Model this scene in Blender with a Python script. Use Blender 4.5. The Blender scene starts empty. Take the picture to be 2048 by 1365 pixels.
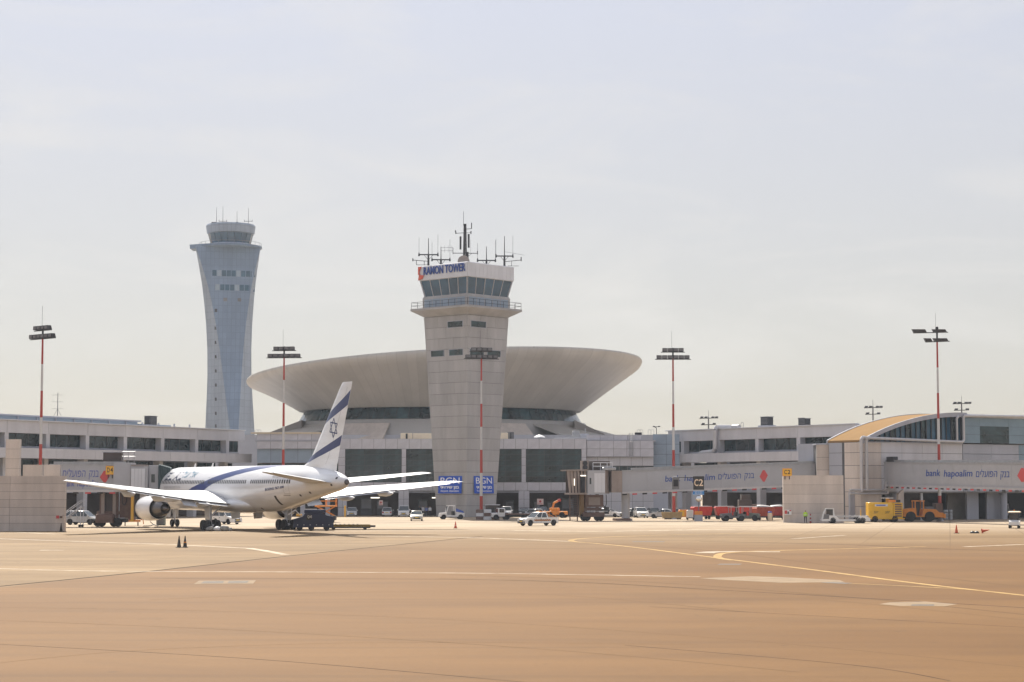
import bpy, math, random
from math import sin, cos, tan, pi, radians, atan, sqrt, hypot, atan2, asin
random.seed(7)
S = bpy.context.scene
C = S.collection

# ------------------------------------------------------------------ camera, sky, sun, exposure
F, EYE, HOR = 3900.0, 4.86, 975.0            # focal length in pixels of a 2048 px frame, eye height, horizon row
TH = atan((HOR - 682.5) / F)
cam = bpy.data.cameras.new('camera'); cam.sensor_width = 36; cam.lens = F / 2048 * 36
cam.clip_start = 0.5; cam.clip_end = 20000
co = bpy.data.objects.new('camera', cam); C.objects.link(co)
co.location = (0, 0, EYE); co.rotation_euler = (pi / 2 + TH, 0, 0); S.camera = co

SUN_EL, SUN_AZ = radians(46), radians(-14)    # azimuth from +Y (view direction), negative = to the left
w = bpy.data.worlds.new('World'); S.world = w; w.use_nodes = True
nt = w.node_tree; nt.nodes.clear()
def N(t, **k):
    n = nt.nodes.new(t)
    for a, b in k.items(): setattr(n, a, b)
    return n
sky = N('ShaderNodeTexSky', sky_type='NISHITA', sun_disc=False, sun_elevation=SUN_EL, sun_rotation=SUN_AZ,
        altitude=40, air_density=1.0, dust_density=1.3, ozone_density=3.0)
hsv = N('ShaderNodeHueSaturation'); hsv.inputs['Saturation'].default_value = 0.6; hsv.inputs['Value'].default_value = 1.0
nt.links.new(sky.outputs[0], hsv.inputs['Color'])
# thin streaky cirrus veil, the same over the whole dome
tc = N('ShaderNodeTexCoord'); mp = N('ShaderNodeMapping'); mp.inputs['Scale'].default_value = (2.2, 2.2, 9.0); mp.inputs['Rotation'].default_value = (0.12, 0.25, 0.3)
nz = N('ShaderNodeTexNoise'); nz.inputs['Scale'].default_value = 2.6; nz.inputs['Detail'].default_value = 7; nz.inputs['Roughness'].default_value = 0.62; nz.inputs['Distortion'].default_value = 0.7
rp = N('ShaderNodeValToRGB'); rp.color_ramp.elements[0].position = 0.45; rp.color_ramp.elements[1].position = 0.78
ml = N('ShaderNodeMath', operation='MULTIPLY_ADD'); ml.inputs[1].default_value = 0.55; ml.inputs[2].default_value = 0.0
mx = N('ShaderNodeMix', data_type='RGBA'); mx.inputs['B'].default_value = (8.1, 7.8, 7.3, 1)
nt.links.new(tc.outputs['Generated'], mp.inputs[0]); nt.links.new(mp.outputs[0], nz.inputs['Vector'])
nt.links.new(nz.outputs[0], rp.inputs[0]); nt.links.new(rp.outputs[0], ml.inputs[0]); nt.links.new(ml.outputs[0], mx.inputs['Factor'])
# even hazy veil, warmer near the horizon all the way round
sx = N('ShaderNodeSeparateXYZ'); nt.links.new(tc.outputs['Generated'], sx.inputs[0])
vr = N('ShaderNodeValToRGB'); vr.color_ramp.elements[0].position = 0.02; vr.color_ramp.elements[0].color = (.575, .515, .405, 1); vr.color_ramp.elements[1].position = 0.30; vr.color_ramp.elements[1].color = (.648, .672, .800, 1)
vs = N('ShaderNodeVectorMath', operation='SCALE'); vs.inputs['Scale'].default_value = 10.0
nt.links.new(sx.outputs[2], vr.inputs[0]); nt.links.new(vr.outputs[0], vs.inputs[0])
mv = N('ShaderNodeMix', data_type='RGBA'); mv.inputs['Factor'].default_value = .72
nt.links.new(hsv.outputs[0], mv.inputs['A']); nt.links.new(vs.outputs[0], mv.inputs['B']); nt.links.new(mv.outputs['Result'], mx.inputs['A'])
bg = N('ShaderNodeBackground'); bg.inputs[1].default_value = 0.06
out = N('ShaderNodeOutputWorld')
nt.links.new(mx.outputs['Result'], bg.inputs[0]); nt.links.new(bg.outputs[0], out.inputs[0])

sl = bpy.data.lights.new('sun', 'SUN'); sl.energy = 5.0; sl.angle = radians(0.6); sl.color = (1.0, 0.93, 0.82)
so = bpy.data.objects.new('sun', sl); C.objects.link(so); so.location = (-60, 200, 300)
so.rotation_euler = (-(pi / 2 - SUN_EL), 0, -SUN_AZ)  # a lamp shines down its -Z: tipped so the light falls towards the camera

S.view_settings.view_transform = 'Standard'; S.view_settings.look = 'None'
S.view_settings.exposure = 0.8; S.view_settings.gamma = 1.0; S.view_settings.use_curve_mapping = False
S.render.engine = 'CYCLES'; S.cycles.use_denoising = True; S.cycles.max_bounces = 6
S.cycles.volume_bounces = 0

# ------------------------------------------------------------------ helpers
def ray(px, py):
    x = (px - 1024) / F; y = (682.5 - py) / F
    return x, cos(TH) - y * sin(TH), sin(TH) + y * cos(TH)
def at(px, py, Y):                            # the point seen at a pixel (2048 px frame), Y metres out
    a, b, c = ray(px, py); k = Y / b
    return a * k, Y, EYE + c * k
def gnd(px, py):                              # the point of the ground seen at a pixel
    a, b, c = ray(px, py); k = -EYE / c
    return a * k, b * k
def zat(py, Y, px=1024): return at(px, py, Y)[2]

MATS = {}
def mat(name, col, rough=0.6, metal=0.0, var=0.0, scale=1.0, bump=0.0, spec=0.5, streak=False, col2=None, emit=0.0, coat=0.0):
    if name in MATS: return MATS[name]
    m = bpy.data.materials.new(name); m.use_nodes = True; t = m.node_tree; b = t.nodes['Principled BSDF']
    b.inputs['Base Color'].default_value = (*col, 1); b.inputs['Roughness'].default_value = rough
    b.inputs['Metallic'].default_value = metal; b.inputs['Specular IOR Level'].default_value = spec
    b.inputs['Coat Weight'].default_value = coat
    if emit:
        b.inputs['Emission Color'].default_value = (*col, 1); b.inputs['Emission Strength'].default_value = emit
    if var or bump:
        g = t.nodes.new('ShaderNodeTexCoord'); mp = t.nodes.new('ShaderNodeMapping')
        mp.inputs['Scale'].default_value = (scale, scale, scale * (0.18 if streak else 1))
        t.links.new(g.outputs['Object'], mp.inputs[0])
        n = t.nodes.new('ShaderNodeTexNoise'); n.inputs['Scale'].default_value = 1; n.inputs['Detail'].default_value = 6; n.inputs['Roughness'].default_value = 0.65
        t.links.new(mp.outputs[0], n.inputs['Vector'])
        r = t.nodes.new('ShaderNodeMapRange'); r.inputs[1].default_value = 0.3; r.inputs[2].default_value = 0.7
        t.links.new(n.outputs[0], r.inputs[0])
        mxx = t.nodes.new('ShaderNodeMix'); mxx.data_type = 'RGBA'
        c2 = col2 or tuple(c * (1 - var) for c in col)
        mxx.inputs['A'].default_value = (*c2, 1); mxx.inputs['B'].default_value = (*[min(1, c * (1 + var * .5)) for c in col], 1)
        t.links.new(r.outputs[0], mxx.inputs['Factor'])
        oi = t.nodes.new('ShaderNodeObjectInfo'); hs = t.nodes.new('ShaderNodeHueSaturation')   # each piece a touch lighter or darker
        mr = t.nodes.new('ShaderNodeMapRange'); mr.inputs[3].default_value = 1 - var * .35; mr.inputs[4].default_value = 1 + var * .35
        t.links.new(oi.outputs['Random'], mr.inputs[0]); t.links.new(mr.outputs[0], hs.inputs['Value'])
        t.links.new(mxx.outputs['Result'], hs.inputs['Color']); t.links.new(hs.outputs[0], b.inputs['Base Color'])
        if bump:
            bp = t.nodes.new('ShaderNodeBump'); bp.inputs['Strength'].default_value = bump; bp.inputs['Distance'].default_value = 0.05
            n2 = t.nodes.new('ShaderNodeTexNoise'); n2.inputs['Scale'].default_value = 9 * scale; n2.inputs['Detail'].default_value = 4
            t.links.new(g.outputs['Object'], n2.inputs['Vector']); t.links.new(n2.outputs[0], bp.inputs['Height'])
            t.links.new(bp.outputs[0], b.inputs['Normal'])
    MATS[name] = m
    return m

M_CLAD = mat('panel_cladding', (.52, .515, .555), .42, .0, .16, .5)
M_CLADB = mat('blue_grey_cladding', (.27, .34, .42), .4, .0, .14, .4)
M_JOINTB = mat('block_joint', (.20, .17, .15), .9)
M_JOINT = mat('dark_joint', (.10, .10, .105), .8)
M_CONC = mat('tower_concrete', (.41, .40, .395), .85, 0, .2, .35, .25, streak=True)
M_BLOCK = mat('beige_blockwork', (.58, .51, .455), .9, 0, .2, .5, .3, streak=True)
M_FASC = mat('concourse_concrete', (.555, .55, .575), .75, 0, .14, .35, .12, streak=True)
M_GREYW = mat('grey_render', (.385, .395, .44), .8, 0, .14, .3, .1, streak=True)
M_GLASS = mat('dark_teal_glass', (.020, .047, .055), .12, 0, 1.0, .35, 0, .55)
M_GLASSB = mat('blue_glass', (.022, .085, .15), .1, 0, .4, .3, 0, .6)
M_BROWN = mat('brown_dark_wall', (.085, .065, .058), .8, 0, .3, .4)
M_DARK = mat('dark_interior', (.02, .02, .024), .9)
M_WHITE = mat('white_paint', (.74, .74, .74), .4, 0, .06, .4)
M_WHITEM = mat('white_metal', (.62, .63, .66), .35, .0, .08, .5)
M_GALV = mat('galvanised_steel', (.38, .385, .40), .45, .5, .2, 1.5)
M_PIPE = mat('pipe_cladding', (.50, .49, .50), .4, .3, .1, 1)
M_DSTEEL = mat('dark_steel', (.035, .036, .042), .55, .2, .2, 1.5)
M_MID = mat('grey_machinery', (.16, .16, .17), .6, .2, .25, 1.2)
M_RED = mat('mast_red', (.38, .04, .028), .5, 0, .12, .6)
M_MWHITE = mat('mast_white', (.52, .515, .51), .5, 0, .1, .6)
M_TAN = mat('tan_roof', (.27, .165, .072), .9, 0, .06, .5, spec=.05)  # even tan of the roof sheeting itself
M_SAUCER = mat('saucer_cladding', (.47, .445, .41), .55, .1, .13, .12)
M_RUB = mat('tyre_rubber', (.018, .018, .02), .75, 0, .3, 3)
M_RIM = mat('wheel_rim', (.36, .36, .37), .4, .6)
M_ORANGE = mat('orange_paint', (.72, .25, .03), .45, 0, .18, 1.2)
M_YEL = mat('yellow_paint', (.80, .47, .03), .45, 0, .15, 1.0)
M_CARTRED = mat('cart_red', (.52, .036, .025), .5, 0, .2, 1.2)
M_BLUE = mat('sign_blue', (.02, .09, .50), .4)
M_TXT = mat('letter_blue', (.025, .07, .30), .5)
M_TXTW = mat('letter_white', (.85, .85, .85), .5)
M_BLACK = mat('black_paint', (.02, .02, .02), .5)
M_SIGNY = mat('sign_yellow', (.80, .44, .04), .5)
M_CREAM = mat('rooftop_cream', (.66, .56, .42), .7, 0, .1, 1)
M_LAMP = mat('lamp_lit', (1.0, .93, .8), .5, emit=.9)
M_CGLASS = mat('car_glass', (.03, .04, .045), .06, spec=.8)
M_HEAD = mat('headlamp_lens', (.7, .72, .74), .1, spec=.8)
M_TAIL = mat('tail_lamp', (.4, .02, .02), .2)
M_PLATE = mat('number_plate', (.75, .52, .06), .5)
M_CONE = mat('cone_orange', (.66, .10, .03), .55, 0, .15, 4)
M_BROWNM = mat('rusty_brown', (.16, .10, .08), .8, 0, .3, 1.5)
M_BOXB = mat('teal_box_cladding', (.17, .25, .31), .4, 0, .15, .4)
M_DIAM = mat('diamond_red', (.55, .06, .06), .5)

class MB:
    """collects shapes, then links them as one mesh object"""
    def __init__(s): s.v = []; s.f = []; s.mi = []; s.m = 0
    def face(s, idx): s.f.append(tuple(idx)); s.mi.append(s.m)
    def add(s, vs, fs):
        o = len(s.v); s.v += [tuple(p) for p in vs]
        for f in fs: s.face([i + o for i in f])
        return s
    def box(s, x0, x1, y0, y1, z0, z1, bev=0):
        if bev > 0:                                            # chamfered vertical edges and top edges
            b = bev
            ring = lambda z, i: [(x0+b+i, y0+i, z), (x1-b-i, y0+i, z), (x1-i, y0+b+i, z), (x1-i, y1-b-i, z), (x1-b-i, y1-i, z), (x0+b+i, y1-i, z), (x0+i, y1-b-i, z), (x0+i, y0+b+i, z)]
            return s.loft([ring(z0, 0), ring(z1 - b, 0), ring(z1, b)], caps=True)
        return s.add([(x0,y0,z0),(x1,y0,z0),(x1,y1,z0),(x0,y1,z0),(x0,y0,z1),(x1,y0,z1),(x1,y1,z1),(x0,y1,z1)],
                     [(3,2,1,0),(4,5,6,7),(0,1,5,4),(1,2,6,5),(2,3,7,6),(3,0,4,7)])
    def loft(s, rings, caps=True, closed=True):
        n = len(rings[0]); vs = [p for r in rings for p in r]; fs = []
        for k in range(len(rings) - 1):
            for i in range(n if closed else n - 1):
                j = (i + 1) % n; fs.append((k*n+i, k*n+j, (k+1)*n+j, (k+1)*n+i))
        if caps: fs += [tuple(range(n - 1, -1, -1)), tuple(range((len(rings)-1)*n, len(rings)*n))]
        return s.add(vs, fs)
    def bar(s, a, b, r=.05, r2=None, n=8, caps=True):
        r2 = r if r2 is None else r2
        d = [b[i]-a[i] for i in range(3)]; L = sqrt(sum(c*c for c in d)) or 1; d = [c/L for c in d]
        u = (0,0,1) if abs(d[2]) < .9 else (1,0,0)
        p = (d[1]*u[2]-d[2]*u[1], d[2]*u[0]-d[0]*u[2], d[0]*u[1]-d[1]*u[0]); l = sqrt(sum(c*c for c in p)); p = [c/l for c in p]
        q = (d[1]*p[2]-d[2]*p[1], d[2]*p[0]-d[0]*p[2], d[0]*p[1]-d[1]*p[0])
        o = pi / n if n == 4 else 0
        ring = lambda c, r: [tuple(c[i] + r*(cos(2*pi*k/n+o)*p[i] + sin(2*pi*k/n+o)*q[i]) for i in range(3)) for k in range(n)]
        return s.loft([ring(a, r), ring(b, r2)], caps)
    def path(s, pts, r, n=6):
        for a, b in zip(pts, pts[1:]): s.bar(a, b, r, n=n)
        return s
    def prism(s, poly, a, b, ax='x'):                           # polygon in the two other axes, extruded along ax
        mk = {'x': lambda p, t: (t, p[0], p[1]), 'y': lambda p, t: (p[0], t, p[1]), 'z': lambda p, t: (p[0], p[1], t)}[ax]
        return s.loft([[mk(p, a) for p in poly], [mk(p, b) for p in poly]])
    def lathe(s, prof, c=(0,0,0), n=24, ax='z', caps=True):     # prof: (r, h)
        mk = {'z': lambda r,h,t: (c[0]+r*cos(t), c[1]+r*sin(t), c[2]+h), 'y': lambda r,h,t: (c[0]+r*cos(t), c[1]+h, c[2]+r*sin(t)), 'x': lambda r,h,t: (c[0]+h, c[1]+r*cos(t), c[2]+r*sin(t))}[ax]
        return s.loft([[mk(r, h, 2*pi*k/n) for k in range(n)] for r, h in prof], caps)
    def blob(s, c, r, n=10):
        pr = [(max(.001, sin(pi*k/n)), -cos(pi*k/n)) for k in range(n+1)]
        return s.loft([[(c[0]+r[0]*a*cos(2*pi*t/12), c[1]+r[1]*a*sin(2*pi*t/12), c[2]+r[2]*h) for t in range(12)] for a, h in pr])
    def build(s, name, mats, parent=None, smooth=None, loc=None, kind=None, label=None):
        me = bpy.data.meshes.new(name); me.from_pydata(s.v, [], s.f)
        mats = mats if isinstance(mats, (list, tuple)) else [mats]
        for m in mats: me.materials.append(m)
        if len(mats) > 1: me.polygons.foreach_set('material_index', s.mi)
        import bmesh
        bm = bmesh.new(); bm.from_mesh(me); bmesh.ops.recalc_face_normals(bm, faces=bm.faces); bm.to_mesh(me); bm.free()
        if smooth:
            me.shade_smooth(); me.set_sharp_from_angle(angle=radians(smooth))
        o = bpy.data.objects.new(name, me); C.objects.link(o)
        if parent: o.parent = parent
        if loc: o.location = loc
        if kind: o['kind'] = kind
        if label: o['label'] = label
        return o

def tag(o, label, cat, group=None):
    o['label'] = label; o['category'] = cat
    if group: o['group'] = group
    return o
def thing(name, label, cat, loc=(0,0,0), rz=0.0, group=None):
    o = bpy.data.objects.new(name, None); C.objects.link(o); o.location = loc if len(loc) == 3 else (*loc, 0); o.rotation_euler = (0, 0, rz)
    o.empty_display_size = .3
    return tag(o, label, cat, group)
def B(name, m, parent, *dims, bev=0, **k): return MB().box(*dims, bev=bev).build(name, m, parent, **k)
def copy_tree(o, parent=None):
    c = o.copy(); C.objects.link(c); c.parent = parent
    for ch in list(o.children): copy_tree(ch, c)
    return c
def text(s, size, m, parent, name='lettering', loc=(0,0,0), rot=(pi/2,0,0), shear=0, depth=.02, width=None, bold=0.0, align='CENTER', space=1.0):
    cu = bpy.data.curves.new('t', 'FONT'); cu.body = s; cu.size = size; cu.shear = shear; cu.extrude = depth / 2; cu.offset = bold
    cu.align_x = align; cu.align_y = 'CENTER'; cu.resolution_u = 3; cu.space_character = space
    o = bpy.data.objects.new('t', cu); C.objects.link(o)
    bpy.context.view_layer.update()
    me = bpy.data.meshes.new_from_object(o.evaluated_get(bpy.context.evaluated_depsgraph_get()))
    bpy.data.objects.remove(o); bpy.data.curves.remove(cu)
    me.materials.clear(); me.materials.append(m); me.name = name
    if width:
        xs = [v.co.x for v in me.vertices]; k = width / max(.01, max(xs) - min(xs)); mid = (max(xs) + min(xs)) / 2
        for v in me.vertices: v.co.x = (v.co.x - mid) * k
    o = bpy.data.objects.new(name, me); C.objects.link(o); o.parent = parent; o.location = loc; o.rotation_euler = rot
    return o
HEB = lambda s: s[::-1]                                         # right-to-left script laid out left to right

class Face:
    """a straight building front between two plan points; u runs along it, y is 0 at the front and grows inwards"""
    def __init__(s, A, Bp): s.A = A; s.B = Bp; s.L = hypot(Bp[0]-A[0], Bp[1]-A[1]); s.rz = atan2(Bp[1]-A[1], Bp[0]-A[0]); s.c = cos(s.rz); s.s = sin(s.rz)
    def u(s, px, py=975, y=0):
        a, b, _ = ray(px, py); ax = s.A[0] - s.s*y; ay = s.A[1] + s.c*y
        t = (ay*s.c - ax*s.s) / (b*s.c - a*s.s)
        return (a*t - ax)*s.c + (b*t - ay)*s.s
    def z(s, px, py, y=0):
        a, b, c = ray(px, py); ax = s.A[0] - s.s*y; ay = s.A[1] + s.c*y
        t = (ay*s.c - ax*s.s) / (b*s.c - a*s.s)
        return EYE + c*t
# ------------------------------------------------------------------ ground
def apron_material():
    m = bpy.data.materials.new('apron_paving'); m.use_nodes = True; t = m.node_tree; b = t.nodes['Principled BSDF']
    L = t.links.new
    def nd(k, **kw):
        n = t.nodes.new(k)
        for a, c in kw.items(): setattr(n, a, c)
        return n
    def mth(op, a, bb, clamp=False):
        n = nd('ShaderNodeMath', operation=op, use_clamp=clamp)
        for i, v in enumerate((a, bb)):
            if isinstance(v, (int, float)): n.inputs[i].default_value = v
            elif v is not None: L(v, n.inputs[i])
        return n.outputs[0]
    g = nd('ShaderNodeTexCoord'); sp = nd('ShaderNodeSeparateXYZ'); L(g.outputs['Object'], sp.inputs[0])
    def noise(scale, sx=1, sy=1, rz=0, detail=6, rough=.6, dist=0):
        mp = nd('ShaderNodeMapping'); mp.inputs['Scale'].default_value = (sx, sy, 1); mp.inputs['Rotation'].default_value = (0, 0, rz)
        L(g.outputs['Object'], mp.inputs[0]); n = nd('ShaderNodeTexNoise'); n.inputs['Scale'].default_value = scale
        n.inputs['Detail'].default_value = detail; n.inputs['Roughness'].default_value = rough; n.inputs['Distortion'].default_value = dist
        L(mp.outputs[0], n.inputs['Vector']); return n.outputs[0]
    def rng(v, a, c, d=0., e=1.):
        n = nd('ShaderNodeMapRange', interpolation_type='SMOOTHSTEP'); L(v, n.inputs[0])
        for i, q in enumerate((a, c, d, e)): n.inputs[1 + i].default_value = q
        return n.outputs[0]
    def mix(fac, A, Bc, mode='MIX'):
        n = nd('ShaderNodeMix', data_type='RGBA', blend_type=mode)
        for k, v in (('Factor', fac), ('A', A), ('B', Bc)):
            if isinstance(v, tuple): n.inputs[k].default_value = (*v, 1)
            elif isinstance(v, (int, float)): n.inputs[k].default_value = v
            else: L(v, n.inputs[k])
        return n.outputs['Result']
    # concrete stands beyond the seam, browner asphalt taxi lane on this side
    wob = mth('MULTIPLY', mth('SUBTRACT', noise(.03), .5), 26.)
    d = mth('SUBTRACT', mth('MULTIPLY', mth('ADD', sp.outputs[0], 25.), .977), mth('MULTIPLY', mth('SUBTRACT', sp.outputs[1], 95.), .215))
    s1 = rng(d, .4, -.4)
    s2 = rng(mth('ADD', sp.outputs[1], wob), 125., 205.)
    stand = mth('MAXIMUM', s1, s2)
    asph0 = mix(rng(noise(.09, .25, 1., .12), .3, .7), (0.121, 0.061, 0.020), (0.151, 0.079, 0.027))
    asph = mix(1., asph0, (1.22, 1.23, 1.24), 'MULTIPLY')
    conc = mix(rng(noise(.05, .3, 1., -.15), .3, .72), (0.176, 0.110, 0.049), (0.259, 0.176, 0.090))
    conc = mix(mth('MULTIPLY', rng(mth('ADD', sp.outputs[1], wob), 190., 262.), .75), conc, (.47, .385, .285))      # concrete fades to a paler tone towards the gates
    col = mix(stand, asph, conc)
    stain = noise(.035, .12, 1.0, .08, 8, .68, 1.2)                # long swept stains
    col = mix(rng(stain, .5, .74, 0, .42), col, (0.076, 0.041, 0.017))
    pale = noise(.06, .1, 1.2, -.1, 7, .7, .8)
    col = mix(rng(pale, .58, .8, 0, .5), col, (0.288, 0.210, 0.120))
    sw = noise(.6, .03, 1.0, .07, 5, .6, .3)                        # fine tyre streaks
    col = mix(rng(sw, .52, .7, 0, .22), col, (0.068, 0.037, 0.017))
    fine = noise(5., 1, 1, 0, 8, .75)
    col = mix(rng(fine, .36, .7, .0, .17), col, (0.065, 0.037, 0.019))
    blot = noise(.16, .5, 1., .3, 9, .72, .6)
    col = mix(rng(blot, .42, .68, 0, .26), col, (.075, .042, .020))
    spots = noise(.8, 1, 1, 0, 3, .5)
    col = mix(rng(spots, .7, .76, 0, .4), col, (0.079, 0.044, 0.022))
    bk = nd('ShaderNodeTexBrick'); bk.offset = 0; bk.inputs['Scale'].default_value = 1.; bk.inputs['Brick Width'].default_value = 7.5; bk.inputs['Row Height'].default_value = 7.5; bk.inputs['Mortar Size'].default_value = .05; bk.inputs['Mortar Smooth'].default_value = .3
    mb = nd('ShaderNodeMapping'); mb.inputs['Rotation'].default_value = (0, 0, .22); L(g.outputs['Object'], mb.inputs[0]); L(mb.outputs[0], bk.inputs['Vector'])
    col = mix(mth('MULTIPLY', mth('MULTIPLY', bk.outputs['Fac'], stand), .55), col, (0.081, 0.046, 0.021))       # slab joints of the stands
    bk.inputs['Color1'].default_value = (.94, .94, .94, 1); bk.inputs['Color2'].default_value = (1.06, 1.06, 1.06, 1); bk.inputs['Mortar'].default_value = (1, 1, 1, 1)
    col = mix(mth('MULTIPLY', stand, 1.), col, bk.outputs['Color'], 'MULTIPLY')
    vo = nd('ShaderNodeTexVoronoi', feature='DISTANCE_TO_EDGE'); vo.inputs['Scale'].default_value = .045
    ms = nd('ShaderNodeMapping'); ms.inputs['Scale'].default_value = (.5, 1.3, 1); va = nd('ShaderNodeVectorMath', operation='ADD'); vn = nd('ShaderNodeTexNoise'); vn.inputs['Scale'].default_value = .12; vsn = nd('ShaderNodeVectorMath', operation='SCALE'); vsn.inputs['Scale'].default_value = 14.
    L(g.outputs['Object'], vn.inputs['Vector']); L(vn.outputs['Color'], vsn.inputs[0]); L(g.outputs['Object'], va.inputs[0]); L(vsn.outputs[0], va.inputs[1]); L(va.outputs[0], ms.inputs[0]); L(ms.outputs[0], vo.inputs['Vector'])
    col = mix(rng(vo.outputs['Distance'], .004, .0, 0, .16), col, (0.063, 0.038, 0.020))                        # sealed cracks
    L(col, b.inputs['Base Color']); b.inputs['Roughness'].default_value = .7; b.inputs['Specular IOR Level'].default_value = .06
    bp = nd('ShaderNodeBump'); bp.inputs['Strength'].default_value = .35; bp.inputs['Distance'].default_value = .02
    L(noise(14., 1, 1, 0, 6, .7), bp.inputs['Height']); L(bp.outputs[0], b.inputs['Normal'])
    return m
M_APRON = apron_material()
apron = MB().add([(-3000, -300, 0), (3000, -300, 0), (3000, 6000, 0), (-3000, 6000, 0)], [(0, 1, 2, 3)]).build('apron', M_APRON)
apron['kind'] = 'structure'
M_LW = mat('worn_white_marking', (.48, .42, .33), .7, 0, .3, .7, col2=(.22, .15, .09), spec=.06)
M_LY = mat('worn_yellow_marking', (.42, .285, .115), .7, 0, .25, .7, col2=(.24, .145, .055), spec=.06)
M_LC = mat('pale_patch_concrete', (.25, .185, .12), .8, 0, .2, .8, spec=.06)
M_LS = mat('dark_seam', (.07, .042, .026), .9, 0, .4, .6, spec=.06)
M_LM = mat('cast_iron_cover', (.17, .145, .12), .8, .0, .3, 3, spec=.1)
def smooth_line(P, n=6):
    if len(P) < 3: return P
    out = []
    for i in range(len(P) - 1):
        p0, p1, p2, p3 = P[max(0, i-1)], P[i], P[i+1], P[min(len(P)-1, i+2)]
        for k in range(n):
            t = k / n
            out.append(tuple(.5*((2*p1[j]) + (p2[j]-p0[j])*t + (2*p0[j]-5*p1[j]+4*p2[j]-p3[j])*t*t + (3*p1[j]-p0[j]-3*p2[j]+p3[j])*t**3) for j in (0, 1)))
    return out + [P[-1]]
def ribbon(name, pix, wid, m, z=.004, curve=True):
    P = [gnd(*p) for p in pix]; P = smooth_line(P) if curve else P; b = MB(); vs = []
    for i, p in enumerate(P):
        a, c = P[max(0, i-1)], P[min(len(P)-1, i+1)]; dx, dy = c[0]-a[0], c[1]-a[1]; l = hypot(dx, dy) or 1
        q = wid * (1 + random.uniform(-.06, .06)) / 2
        vs += [(p[0]-dy/l*q, p[1]+dx/l*q, z), (p[0]+dy/l*q, p[1]-dx/l*q, z)]
    b.add(vs, [(2*i, 2*i+1, 2*i+3, 2*i+2) for i in range(len(P)-1)])
    return b.build(name, m, apron)
def patch(name, pix, m, z=.004):
    P = [gnd(*p) for p in pix]
    return MB().add([(x, y, z) for x, y in P], [tuple(range(len(P)))]).build(name, m, apron)
ribbon('white_line', [(-60, 1076), (150, 1083), (350, 1090), (498, 1097)], .7, M_LW, curve=False)
ribbon('white_line', [(497.5, 1097), (530, 1102), (572, 1110)], .7, M_LW, .008, curve=False)
ribbon('white_line', [(-60, 1136), (200, 1142.5), (600, 1144.5), (1000, 1147.5), (1400, 1154)], .55, M_LW)
ribbon('white_line', [(-60, 1061), (40, 1065), (112, 1069)], .8, M_LW, curve=False)
ribbon('yellow_line', [(560, 1071.5), (760, 1073), (960, 1076.5), (1145, 1083.5)], .8, M_LW)
ribbon('yellow_line', [(1140, 1083.2), (1250, 1093), (1440, 1117), (1640, 1142), (1840, 1168), (2100, 1197)], .45, M_LY, .006)
ribbon('yellow_line', [(1150, 1084), (1142, 1081), (1165, 1077.5), (1250, 1073), (1400, 1069), (1560, 1066)], .55, M_LY, .005)
ribbon('yellow_line', [(1468, 1121), (1440, 1117), (1436, 1111), (1455, 1106), (1520, 1102.5), (1650, 1099), (1850, 1094)], .6, M_LY, .0045)
ribbon('white_line', [(1407, 1106.5), (1440, 1103.8), (1560, 1104)], 1.5, M_LW, .004)
ribbon('yellow_line', [(1680, 1166.5), (1800, 1172), (1930, 1179)], .3, M_LY, .0042)
ribbon('white_line', [(1024, 1061), (1200, 1063), (1420, 1059.5), (1560, 1058.5)], 1.6, M_LW)
ribbon('white_line', [(700, 1060.5), (830, 1060)], 1.2, M_LW)
ribbon('white_line', [(1585, 1078), (1690, 1071)], .6, M_LW)
ribbon('white_line', [(1930, 1094), (2080, 1088)], .7, M_LW)
ribbon('white_line', [(80, 1101), (128, 1101)], .8, M_LW)
patch('pale_patch', [(1400, 1157), (1500, 1153), (1560, 1154.5), (1680, 1161), (1690, 1165), (1560, 1166), (1440, 1160)], M_LC, .003)
patch('pale_patch', [(388, 1168.5), (398, 1161.8), (512, 1161), (506, 1168)], M_LC)
patch('metal_cover', [(402, 1167.2), (408, 1163.2), (448, 1162.8), (446, 1167)], M_LM, .008)
patch('metal_cover', [(455, 1166.8), (458, 1162.8), (498, 1162.2), (494, 1166.4)], M_LM, .008)
patch('pale_patch', [(1758, 1209), (1780, 1205), (1850, 1203.5), (1915, 1209), (1890, 1213), (1800, 1212.5)], M_LC)
patch('metal_cover', [(1822, 1212), (1824, 1209.5), (1868, 1209.5), (1868, 1212.4)], M_LM, .008)
patch('metal_cover', [(1434, 1130), (1440, 1128), (1484, 1128), (1480, 1130)], M_LM)
patch('metal_cover', [(1640, 1166), (1668, 1164.5), (1706, 1167), (1690, 1168.5)], M_LM, .008)
patch('metal_cover', [(1264, 1083), (1330, 1083), (1328, 1084.4), (1266, 1084.4)], M_LM)
for P, wd in (([(-40, 1177), (300, 1143), (620, 1108), (965, 1073)], .35), ([(300, 1157), (1024, 1161), (1500, 1184), (2100, 1219)], .22),
              ([(1300, 1214), (1700, 1236), (2100, 1258)], .12), ([(-40, 1287), (500, 1318), (1060, 1366)], .07), ([(1250, 1291), (1700, 1330), (1900, 1362)], .07),
              ([(1400, 1083), (1700, 1090), (1900, 1099), (2100, 1104)], .5)):
    ribbon('paving_seam', P, wd, M_LS, .002)

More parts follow.
